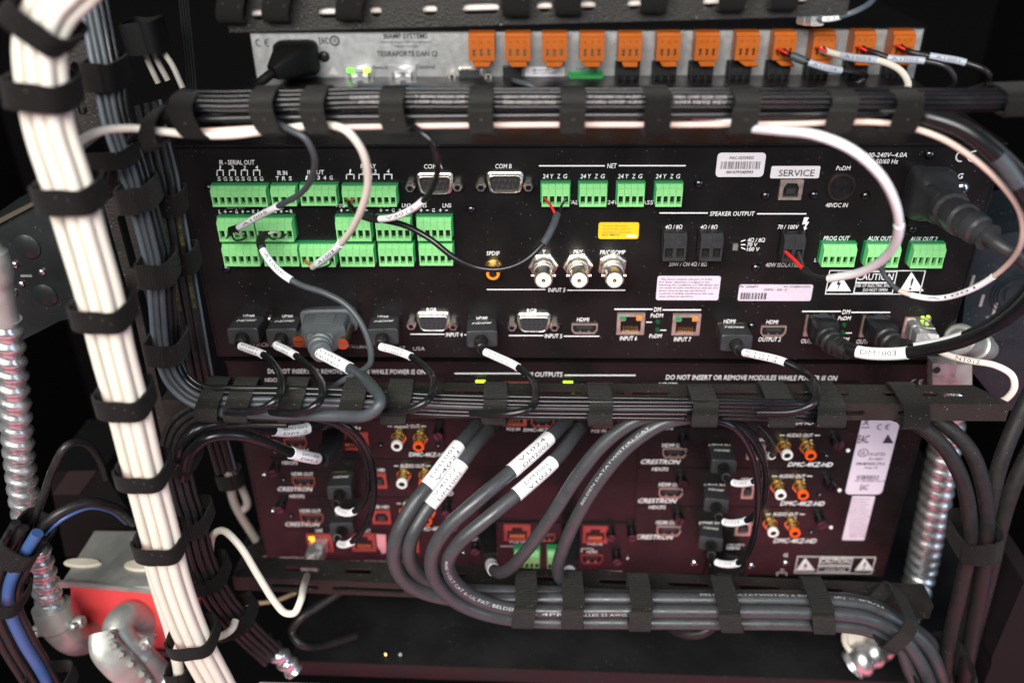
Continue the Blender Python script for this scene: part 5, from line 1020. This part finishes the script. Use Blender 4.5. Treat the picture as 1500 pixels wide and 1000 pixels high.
cable('black_cable', 'black cable bent on the shelf under the left end of the lower bar', [(500, 865, -.03), (470, 885, -.04), (440, 905, -.05), (428, 925, -.055), (440, 942, -.06), (470, 945, -.05), (520, 930, -.03)], 13, M_BLKM)

# ================================================================== thick charcoal data cables
def thick(label, pts, sl=None, tx=None, prints=(), plug=None, wd=20):
    o, p_, r_ = cable('data_cable', label, pts, wd, M_BEL, n=18, sleeves=[(sl[0], sl[1], M_SLV, 1.08, tx)] if sl else (), prints=prints, group='thick charcoal data cables')
    if plug:
        plug_loft(o, 'plug', plug, [(.0070, .0060), (.0070, .0060), (.0062, .0056), (.0052, .0052)], M_TBLK, ex=.4)
        boot(o, [plug[-2], plug[-1], pts[1]], .0054, .0044, 4)
    return o
tail = lambda r, dy, k: [(900, r, dy), (1060, r+1, dy), (1190, r+3, dy), (1270, r+11, dy), (1318, r+36, dy-.002), (1350+k, r+70, dy-.004), (1376+k, r+130, dy-.004), (1386+k, r+190, dy)]
thick('left outer of the four labelled charcoal cables, leftmost in the bend', [(706, 610, -.012), (695, 625, -.03), (668, 657, -.052), (637, 698, -.068), (603, 742, -.082), (580, 788, -.090), (579, 828, -.090), (602, 858, -.086), (650, 875, -.081), (730, 878, -.077), (810, 877, -.077)]+tail(877, -.078, 8), ((672, 650), (624, 715)), ['DM1001', 'V4021'],
      prints=[((1016, 878), (1185, 880), 'BELDEN DATATWIST(R) 6 E/AB', .42, M_GREYPR, .7), ((1216, 886), (1285, 897), '(R) -- 4PR/23', .42, M_GREYPR, .7)], plug=[(716, 594, 0), (713, 600, -.006), (707, 608, -.012), (702, 615, -.020)])
thick('second of the four labelled charcoal cables, inner one of the left pair', [(722, 616, -.012), (712, 633, -.03), (690, 660, -.05), (658, 704, -.066), (622, 750, -.080), (601, 792, -.088), (602, 824, -.087), (625, 848, -.080), (672, 862, -.072), (740, 866, -.067), (810, 867, -.066)]+tail(872, -.066, 14), ((677, 678), (632, 738)), ['V4022', 'DM1002'], plug=[(732, 598, 0), (730, 604, -.006), (724, 612, -.012), (718, 622, -.020)])
thick('third of the four labelled charcoal cables, outer one of the right pair', [(842, 600, -.012), (828, 617, -.034), (800, 645, -.056), (755, 685, -.074), (702, 730, -.090), (656, 772, -.098), (634, 808, -.099), (636, 846, -.096), (664, 878, -.091), (712, 899, -.086), (775, 909, -.083)]+tail(911, -.082, -18), ((803, 642), (752, 688)), ['V1024', 'DM2002'], plug=[(852, 585, 0), (850, 590, -.006), (845, 597, -.012), (836, 607, -.022)])
thick('fourth of the four labelled charcoal cables, inner one with white print', [(858, 610, -.012), (846, 630, -.034), (818, 668, -.058), (775, 708, -.076), (716, 757, -.092), (674, 793, -.098), (657, 820, -.098), (662, 846, -.095), (690, 872, -.091), (738, 889, -.088), (795, 894, -.087)]+tail(894, -.087, -5), ((808, 676), (757, 722)), ['DM2001', 'V1023'],
      prints=[((657, 812), (757, 893), '600 VOLT CAT 6--UL PAT. BELDEN', .45, M_GREYPR, -.1), ((775, 894), (825, 895), '-- 4PR', .4, M_GREYPR, -.5), ((855, 894), (915, 895), 'ALLES 23 AWG', .4, M_GREYPR, -.6)], plug=[(866, 592, 0), (865, 598, -.006), (862, 606, -.012), (854, 618, -.022)])
for i, (pts, pl, se, pr, lab) in enumerate((
    ([(1040, 601, -.08), (985, 605, -.083), (935, 614, -.085), (888, 646, -.088), (848, 694, -.091), (808, 755, -.092), (772, 805, -.088), (748, 831, -.080), (731, 838, -.070), (721, 831, -.058), (719, 822, -.048)], [(713, 777, YC-.001), (714, 785, -.012), (716, 800, -.026), (718, 818, -.044)], ((724, 834), (719, 826)), (), 'charcoal cable curving left down to the lit jack of the centre module'),
    ([(1070, 606, -.078), (1015, 610, -.082), (970, 620, -.085), (922, 652, -.089), (880, 700, -.092), (848, 752, -.092), (826, 800, -.088), (817, 832, -.080), (822, 848, -.070), (832, 843, -.058), (836, 832, -.048)], [(836, 776, YC-.001), (836, 786, -.012), (837, 802, -.026), (836, 826, -.044)], ((830, 846), (835, 836)), [((856, 735), (955, 630), 'BELDEN DATATWIST(R) CAT', .48, M_GREYPR, .25)], 'charcoal cable with white maker print curving to the right jack of the centre module'))):
    o = thick(lab, pts, se, None, prints=pr)
    plug_loft(o, 'plug', pl, [(.0065, .0055), (.0065, .0055), (.0058, .0050), (.0045, .0042)], M_TBLK, ex=.4)
for i, (x, y, w_, sk, an, hh) in enumerate(((768, 883, 31, 2, 2, 36), (838, 884, 31, 0, 1, 36), (935, 887, 31, 0, 1, 36), (1064, 890, 31, -6, 1, 34), (1197, 892, 31, -6, 2, 34))):
    strap('black woven strap on the thick charcoal cables, %s from the left' % ORD[i].replace('topmost', 'first'), x, y-7, -.079, an, hh-9, w_, .0165, skew=-sk, group='straps of the lower bundle', m=M_STRAP, flap=2.4, ex=.38)
strap('black strap crossing the corner where the thick charcoal cables turn down', 1303, 902, -.080, 28, 33, 26, .018, ex=.45, skew=4, m=M_STRAP, group='straps of the lower bundle')
strap('black strap round all thick cables at the bottom edge, right', 1378, 982, -.084, 78, 42, 44, .022, m=M_STRAPD, group='straps of the lower bundle')

# ================================================================== right side
RB = [([(1240, 600, -.062), (1300, 603, -.066), (1342, 620, -.07), (1383, 655, -.075), (1410, 705, -.078), (1420, 755, -.08), (1420, 800, -.08), (1408, 860, -.08), (1392, 930, -.078), (1378, 1030, -.075)], 'matt black cable leaving the middle bar, first of the right hand curve'),
      ([(1290, 598, -.055), (1345, 602, -.06), (1382, 621, -.066), (1420, 658, -.072), (1440, 710, -.076), (1446, 760, -.078), (1445, 810, -.078), (1437, 865, -.077), (1424, 930, -.075), (1405, 1030, -.072)], 'matt black cable leaving the middle bar, second of the right hand curve'),
      ([(1540, 520, -.05), (1497, 600, -.058), (1468, 670, -.066), (1452, 730, -.07), (1440, 790, -.068), (1425, 850, -.066), (1408, 930, -.066), (1392, 1030, -.064)], 'matt black cable coming down from the right edge, left one'),
      ([(1560, 570, -.055), (1520, 640, -.062), (1485, 710, -.068), (1466, 770, -.07), (1455, 820, -.069), (1440, 880, -.067), (1420, 960, -.064), (1410, 1030, -.062)], 'matt black cable coming down from the right edge, right one')]
for pts, lab in RB: cable('black_cable', lab, pts, 22, M_RCAB, n=16, group='cables down the right side')
strap('wide black strap on the cables down the right side', 1427, 783, -.076, 96, 31, 38, .016, m=M_STRAPD)
# black junction box with concentric knock-outs
M_BOXR = mat('box_black_bluelit', (0.014, 0.02, 0.025), .32, var=.25, vscale=60, dust=.8)  # black box; the blue light it reflects is tinted into the base
jb = thing('junction_box', 'black metal junction box with ring knock-outs at the right edge', 'electrical box', at(1470, 590, .03))
obj('housing', extrude_px(((1424, 352), (1540, 330), (1540, 620), (1466, 596), (1404, 520)), .03, .06), M_BOXR, jb)
for r_ in (.0145, .0125, .0105, .0065): obj('knock_out_ring', MB().lathe(at(1487, 430, .0295), [(0, r_), (.0008, r_), (.0009, r_-.0006), (.0002, r_-.0008)], 28, cap0=False, cap1=False), M_BOXR, jb, smooth=40)
for x, y in ((1438, 440), (1457, 452), (1424, 412)): obj('embossed_bar', MB().cbox(at(x, y, .0295), .0018, .0008, .008), M_GALV, jb)
obj('screw', MB().lathe(at(1451, 470, .03), [(0, .003), (.002, .003), (.003, .001)], 12), M_SCRWL, jb)
obj('hole', MB().lathe(at(1462, 504, .0298), [(0, .0022), (.0002, .0022)], 14), M_HOLE, jb)
fit = thing('conduit_connector', 'galvanised conduit connector on the box at the right end of the switcher', 'conduit fitting', at(1400, 560, .0))
A_, B_ = at(1404, 496, -.008), at(1446, 512, .018); d = (B_-A_)
obj('barrel', MB().lathe(A_, [(0, .0080), (.001, .0092), (.004, .0092), (.005, .0074), (d.length*.55, .0074), (d.length*.56, .0088), (d.length*.75, .0088), (d.length*.76, .0066), (d.length, .0066)], 28, axis=d), M_GALV, fit, smooth=35)
obj('throat', MB().lathe(A_-d.normalized()*.0002, [(0, .006), (.0001, .006)], 20, axis=-d), mat('grey_shadow_metal', (0.22, 0.23, 0.23), .4, metal=.8), fit)
sd = obj('saddle', extrude_px(((1366, 532), (1402, 532), (1400, 550), (1406, 556), (1405, 574), (1366, 574)), -.018, .008), M_CHROME, fit)
obj('screw_hole', MB().lathe(at(1372, 542, -.0181), [(0, .0022), (.0002, .0022)], 14), M_HOLE, fit)
obj('side_plate', extrude_px(((1398, 534), (1424, 534), (1424, 574), (1410, 574), (1400, 552)), -.010, .004), M_GALV, fit)
def flex(name, label, pts, wpx, pitch, amp=.13, n=20, m=None, sharp=False):
    base = catmull(p3(pts), 14); L = [0]
    for a, b in zip(base, base[1:]): L.append(L[-1]+(b-a).length)
    step = pitch/7; path = []; k = 0; d = 0
    while d < L[-1]:
        while L[k+1] < d: k += 1
        path.append(base[k].lerp(base[k+1], (d-L[k])/(L[k+1]-L[k]))); d += step
    r = wpx/2/ppm(path[len(path)//2]); prof = [0, .75, .98, 1, .95, .6, .05] if not sharp else [0, .5, .95, 1, .8, .4, .1]
    fr = frames(path); rs = []
    for i, p in enumerate(path):
        t, u, v = fr[i]; ring = []
        for j in range(n):
            ph = i/7+j/n                       # one turn of the helix per pitch
            f = ph % 1*7; i0 = int(f); a = prof[i0]+(prof[(i0+1) % 7]-prof[i0])*(f-i0)
            ring.append(p+(u*cos(2*pi*j/n)+v*sin(2*pi*j/n))*r*(1-amp+amp*a))
        rs.append(ring)
    return tag(obj(name, MB().rings(rs), m or M_CHROME, smooth=60, origin=path[0]), label, 'conduit')
flex('flexible_conduit', 'shiny flexible metal conduit right of the lower unit', [(1392, 560, .03), (1386, 640, .03), (1372, 720, .03), (1358, 790, .03), (1344, 855, .028), (1328, 897, .004), (1300, 936, -.020), (1270, 960, -.032), (1248, 976, -.034)], 45, .0094, .17)
tag(obj('conduit_bushing', MB().lathe(at(1262, 934, -.022), [(0, .013), (.006, .013), (.007, .0115), (.007, .0095), (.001, .0095)], 28, axis=(-.3, -.6, .5)), mat('bushing_white', (0.6, 0.55, 0.47), .5), smooth=35), 'pale round bushing where the right conduit meets the shelf', 'conduit fitting')
# power cord of the lower chassis
o, p_, r_ = cable('power_lead', 'black power lead under the lower unit, sagging below the thick cables', [(1062, 853, -.036), (1058, 875, -.042), (1052, 905, -.046), (1030, 925, -.050), (1000, 926, -.046), (965, 905, -.03)], 17, M_BLKM, cat='cable')
plug_loft(o, 'plug', [(1064, 828, YL-.0025), (1064, 834, -.012), (1063, 843, -.022), (1062, 852, -.034)], [(.0125, .0095), (.0125, .0095), (.0110, .0085), (.0055, .0055)], M_TBLK, ex=.35)

# ================================================================== foreground: white bundle
WB = [(150, -60, -.135), (110, -20, -.137), (76, 15, -.139), (60, 60, -.14), (62, 120, -.14), (74, 190, -.14), (98, 265, -.14), (122, 345, -.14), (146, 430, -.14), (168, 520, -.14), (190, 605, -.14), (211, 690, -.14), (233, 775, -.14), (254, 855, -.14), (284, 935, -.14), (318, 1000, -.138), (350, 1060, -.135)]
wl = ['leftmost', 'second from the left', 'third from the left', 'rightmost']
for i, (u, d) in enumerate(((26, 0), (9.5, -.004), (-8, -.004), (-24, 0), (18, .009), (1, .010), (-15, .009))):
    cable('white_cable', ('white cable in the front of the thick white bundle, %s' % wl[i]) if i < 4 else 'white cable hidden at the back of the thick white bundle', shifted(WB, u, d, .7), 19.5 if i < 4 else 18, M_WHT, n=14, group='cables in the front of the white bundle' if i < 4 else 'hidden cables of the white bundle')
for i, (x, y, an, hh, w_, sk) in enumerate(((64, 34, 128, 46, 36, 4), (64, 131, 82, 44, 40, 0), (104, 281, 73, 41, 38, -3), (152, 452, 75, 37, 34, -4), (184, 580, 76, 34, 33, -4), (211, 686, 75, 33, 26, -4), (236, 790, 75, 32, 28, -4), (283, 930, 66, 32, 22, -3))):
    strap('black strap round the thick white bundle, %s from the top' % ORD[i].replace('topmost', 'first'), x+1, y, -.139, an, hh+1, w_, .0130, skew=sk, group='straps of the white bundle', m=M_STRAPD, flap=.4)
cable('white_cable', 'separate white cable under the foot of the white bundle', [(218, 820, -.125), (232, 870, -.125), (248, 920, -.125), (258, 960, -.125), (270, 1030, -.125)], 17, M_WHT)
strap('black strap on the separate white cable at the bottom edge', 262, 985, -.125, 75, 16, 26, .007, m=M_STRAPD)
cable('white_cable', 'short white cable end curling beside the foot of the white bundle', [(345, 908, -.1), (340, 920, -.105), (326, 930, -.108), (300, 934, -.11)], 11, M_WHT)

# ================================================================== lower left corner
M_BOXL = mat('box_black', (0.014, 0.017, 0.017), .35, var=.3, vscale=50, dust=.6)
eb = thing('electrical_box', 'black metal electrical box with round knock-outs behind the white bundle', 'electrical box', at(60, 480, -.05))
obj('housing', extrude_px(((-60, 352), (48, 299), (110, 296), (150, 455), (88, 470), (-60, 545)), -.05, .06), M_BOXL, eb)
for x, y, r_ in ((40, 361, .0068), (66, 432, .0065)):
    ko = obj('knock_out', MB().lathe(at(x, y, -.0502), [(0, r_), (.0006, r_), (.0016, r_*.7), (.002, r_*.2)], 24), M_BOXL, eb, smooth=60)
for x, y, r_ in ((22, 387, .0018), (62, 398, .0016), (20, 428, .002), (32, 415, .0015)): obj('screw', MB().lathe(at(x, y, -.0502), [(0, r_), (.001, r_), (.0015, r_*.4)], 10), M_SCRWL, eb)
obj('nick', MB().cbox(at(39, 404, -.0503), .006, .0006, .0012), M_GALV, eb)
obj('edge_strip', extrude_px(((-20, 330), (48, 296), (50, 301), (-20, 338)), -.0525, .004), mat('tan_edge', (0.05, 0.045, 0.03), .6), eb)
fl = thing('conduit_connector', 'galvanised straight connector on top of the left conduit', 'conduit fitting', at(8, 470, -.08))
obj('barrel', tube(catmull(p3([(-40, 330, -.085), (-16, 372, -.085), (-2, 430, -.085), (6, 472, -.085)]), 8), .0072, 22, rad=lambda i: .0066 if i < 8 else (.0082 if i < 14 else .0070)), M_GALV, fl, smooth=35)
flex('flexible_conduit', 'shiny flexible metal conduit in the foreground at lower left', [(6, 468, -.085), (12, 510, -.085), (21, 590, -.085), (28, 665, -.085), (38, 745, -.085), (57, 822, -.085), (76, 893, -.085)], 44, .0088, .24, sharp=True)
def elbow(label, pts, wpx, cap):
    r = thing('conduit_elbow', label, 'conduit fitting', at(*pts[-1]))
    path = catmull(p3(pts), 10); rr = wpx/2/ppm(path[len(path)//2]); N = len(path)
    obj('body', tube(path, rr, 24, True, lambda i: rr*(1.0 if i > N*.2 else 1.12)), M_GALV, r, smooth=40)
    obj('locknut', tube(path[-5:], rr*1.18, 24), M_GALV, r, smooth=30)
    p = path[int(N*.25)]; ax = (path[int(N*.25)+1]-p)
    for s in (-1, 1):
        sdv = ax.cross(Vector((0,-1,.4))).normalized()*s; q = p+sdv*rr*1.0
        lug = obj('clamp_lug', MB().lathe(q, [(0, .0038), (.003, .0042), (.006, .0034)], 14, axis=sdv), M_GALV, r, smooth=40)
        obj('clamp_screw', MB().lathe(q+sdv*.003+Vector((0,-.003,.001)), [(0, .0022), (.004, .0022), (.005, .0012)], 12, axis=(s*.3, -1, .5)), M_CHROME, r, smooth=40)
    return r
elbow('galvanised elbow at the foot of the left conduit, entering the red box', [(75, 886, -.085), (84, 912, -.087), (100, 930, -.085), (118, 936, -.075), (138, 925, -.06), (150, 912, -.05)], 46, 0)
elbow('galvanised elbow on the front of the red box, turning down right', [(226, 985, -.085), (205, 965, -.09), (180, 940, -.09), (172, 918, -.085), (185, 902, -.075), (205, 903, -.064), (222, 918, -.052)], 42, 0)
flex('flexible_conduit', 'short flexible conduit leaving the red box elbow at the bottom edge', [(218, 978, -.086), (235, 990, -.086), (262, 1008, -.086), (290, 1030, -.085)], 36, .0085, .24, sharp=True)
flex('flexible_conduit', 'small blurred flexible conduit beside the left end of the shelf', [(366, 925, -.06), (385, 940, -.062), (408, 958, -.064), (432, 982, -.066)], 30, .0080, .24, sharp=True)
e2 = [o for o in bpy.data.objects if o.name.startswith('conduit_elbow')][-1]
path = catmull(p3([(150, 925, -.098), (154, 948, -.104), (170, 968, -.106), (196, 992, -.104), (212, 1008, -.1)]), 8)
obj('saddle_shell', MB().loft(path, [(.0075+.002*sin(pi*i/(len(path)-1)), .0055) for i in range(len(path))], Vector((.5, -.6, .6)), 16, .7), M_GALV, e2, smooth=50)
teeth = MB()
for i in range(6):
    p = path[4+i*5 if 4+i*5 < len(path) else -1]+Vector((.0062, -.001, .0045)); teeth.lathe(p, [(-.001, .0026), (.0016, .0022), (.0024, .0012)], 5, axis=(.6, -.5, .6))
obj('saddle_teeth', teeth, M_GALV, e2)
rb = thing('red_box', 'red painted metal box low in the left corner', 'electrical box', at(190, 950, -.05))
obj('housing', extrude_px(((104, 858), (266, 868), (272, 956), (100, 948)), -.0625, .03), M_REDB, rb)
obj('lower_edge', extrude_px(((100, 947), (272, 955), (272, 963), (100, 955)), -.0645, .01), M_BOXL, rb)
br = thing('galvanised_bracket', 'galvanised bracket plate above the red box', 'bracket', at(160, 860, -.06))
zb = at(170, 858, -.062).z; xl, xr = at(86, 852, -.062).x, at(262, 866, -.062).x
obj('plate', MB().box((xl, -.062, zb-.002), (xr, -.012, zb)), M_GALV, br)
obj('front_lip', extrude_px(((84, 851), (258, 867), (258, 872), (84, 857)), -.0635, .0015), M_GALV, br)
def on_plate(x, y):
    d = FWD*F_PX + RGT*(x-750) + UPV*(500-y); return CAM + d*((zb+.0006-CAM.z)/d.z)
for (cx_, cy_, rx_, ry_) in ((121, 824, 28, 6), (206, 828, 25, 8)):
    ring = [on_plate(cx_+rx_*cos(2*pi*j/20), cy_+ry_*sin(2*pi*j/20)) for j in range(20)]
    obj('cream_cap', MB().rings([[p-ZA*.001 for p in ring], ring, [on_plate(cx_+rx_*.9*cos(2*pi*j/20), cy_+ry_*.85*sin(2*pi*j/20))+ZA*.0012 for j in range(20)]][::-1]), mat('cream_plate', (0.62, 0.57, 0.46), .5), br, smooth=40)
obj('rivet', MB().lathe(on_plate(222, 850), [(0, .0022), (.001, .0018)], 12, axis=(0,0,1)), M_CHROME, br)
cable('blue_cable', 'blue cable curving down at the far lower left', [(55, 780, -.118), (38, 808, -.12), (16, 850, -.122), (13, 888, -.122), (32, 935, -.122), (62, 985, -.12), (85, 1030, -.118)], 17, M_BLU)
for i, (u, wd) in enumerate(((16, 14), (-15, 13), (29, 13))):
    cable('black_cable', ('black cable on the left of the blue cable', 'black cable on the right of the blue cable', 'outer black cable left of the blue cable, cut by the picture edge')[i], shifted([(50, 780, -.118), (30, 815, -.12), (14, 850, -.122), (11, 888, -.122), (30, 935, -.122), (60, 985, -.12), (83, 1030, -.118)], u, .004, .5), wd, M_BLKM)
cable('black_cable', 'black cable rising in a tall loop beside the left conduit', [(22, 812, -.105), (40, 780, -.1), (62, 730, -.095), (78, 685, -.09), (98, 652, -.085), (122, 648, -.075), (143, 668, -.065), (155, 700, -.05)], 12, M_BLKM)
cable('black_cable', 'black cable arching low towards the white bundle with blue one beneath', [(30, 815, -.108), (52, 785, -.105), (85, 752, -.1), (125, 736, -.09), (165, 742, -.075), (195, 765, -.05)], 15, M_BLKM)
cable('blue_cable', 'thin blue cable under the low black arch beside the left conduit', [(34, 822, -.106), (60, 790, -.104), (92, 760, -.1), (128, 744, -.09), (160, 748, -.077), (185, 766, -.055)], 6, M_BLU)
strap('black strap gathering the blue and black cables, upper one', 38, 790, -.112, 128, 28, 40, .016, m=M_STRAPD, group='straps of the corner cables')
strap('black strap gathering the blue and black cables, middle one', 6, 866, -.122, 95, 32, 26, .014, m=M_STRAPD, group='straps of the corner cables')
strap('black strap gathering the blue and black cables, at the bottom edge', 72, 1002, -.12, 58, 34, 24, .014, m=M_STRAPD, group='straps of the corner cables')
ps_ = thing('power_supply', 'dim black power supply block behind the low black arch', 'power supply', at(120, 800, .0))
obj('case', extrude_px(((70, 690), (150, 688), (196, 760), (196, 815), (96, 815)), .0, .06), M_DARK, ps_)
obj('pale_panel', extrude_px(((100, 690), (142, 689), (116, 724), (76, 724)), -.001, .001), mat('dim_grey', (0.008, 0.008, 0.007), .5), ps_)

# ================================================================== top edge and dim background cables
for i, (y, wd) in enumerate(((4, 12), (11, 12), (18, 11))):
    cable('white_cable', 'pale cable lying behind the slotted top bar, %s from above' % ORD[i], [(335, y+1, -.0575), (600, y-5, -.0575), (850, y-12, -.0575), (1100, y-19, -.0575), (1235, y-23, -.0575)], wd, M_PNK, group='cables behind the top bar')
for i, x in enumerate((352, 417, 522, 757, 832, 955, 1067, 1142)):
    strap('dark strap hanging over the top bar, %s from the left' % ORD[i].replace('topmost', 'first'), x, 2-(x-300)*.024, -.057, 0, 27, 38, .013, skew=-(9 if x < 600 else 1), group='straps of the top bar', m=M_STRAPD)
for i, pts in enumerate(([(204, 56, .03), (208, 66, .03), (216, 88, .03), (232, 122, .03)], [(212, 50, .03), (219, 62, .03), (228, 84, .03), (246, 118, .03)], [(226, 52, .035), (236, 72, .03), (252, 95, .025), (268, 130, .02)])):
    cable('white_cable', ('dim white cable at upper left, left of the pair', 'dim white cable at upper left, right of the pair', 'dim white cable at upper left, curving alone to the top bundle')[i], pts, 9, M_WHTSH)
strap('dark strap above the pair of dim white cables at upper left', 214, 52, .03, 74, 27, 44, .012, m=M_DARK)
for i in range(4):
    cable('black_cable', 'thin dim black cable left of the grey processor, %s from the left' % ORD[i].replace('topmost', 'first'), [(258+4*i, -50, .06), (270+4*i, 70, .06), (276+4*i, 135, .05)], 4, M_DARK, group='dim thin cables at upper left')
for i, (x0, m_) in enumerate(((60, M_WHT), (78, M_PNK))):
    cable('white_cable', ('dim white cable crossing behind the white bundle near the top', 'dim pale cable beside the slotted upright near the top')[i], [(88+i*10, 90, -.02), (100+i*14, 130, -.02), (108+i*18, 162, -.02), (116+i*22, 190, -.02)], 7, m_)
for i, y in enumerate((1006, 1014)):
    cable('white_cable', ('pale cable under the shelf at the bottom edge, upper one', 'pale cable under the shelf at the bottom edge, lower one')[i], [(380, y-2, -.07), (520, y+2, -.07), (640, y+8, -.07), (760, y+16, -.07)], 11, M_PNK)
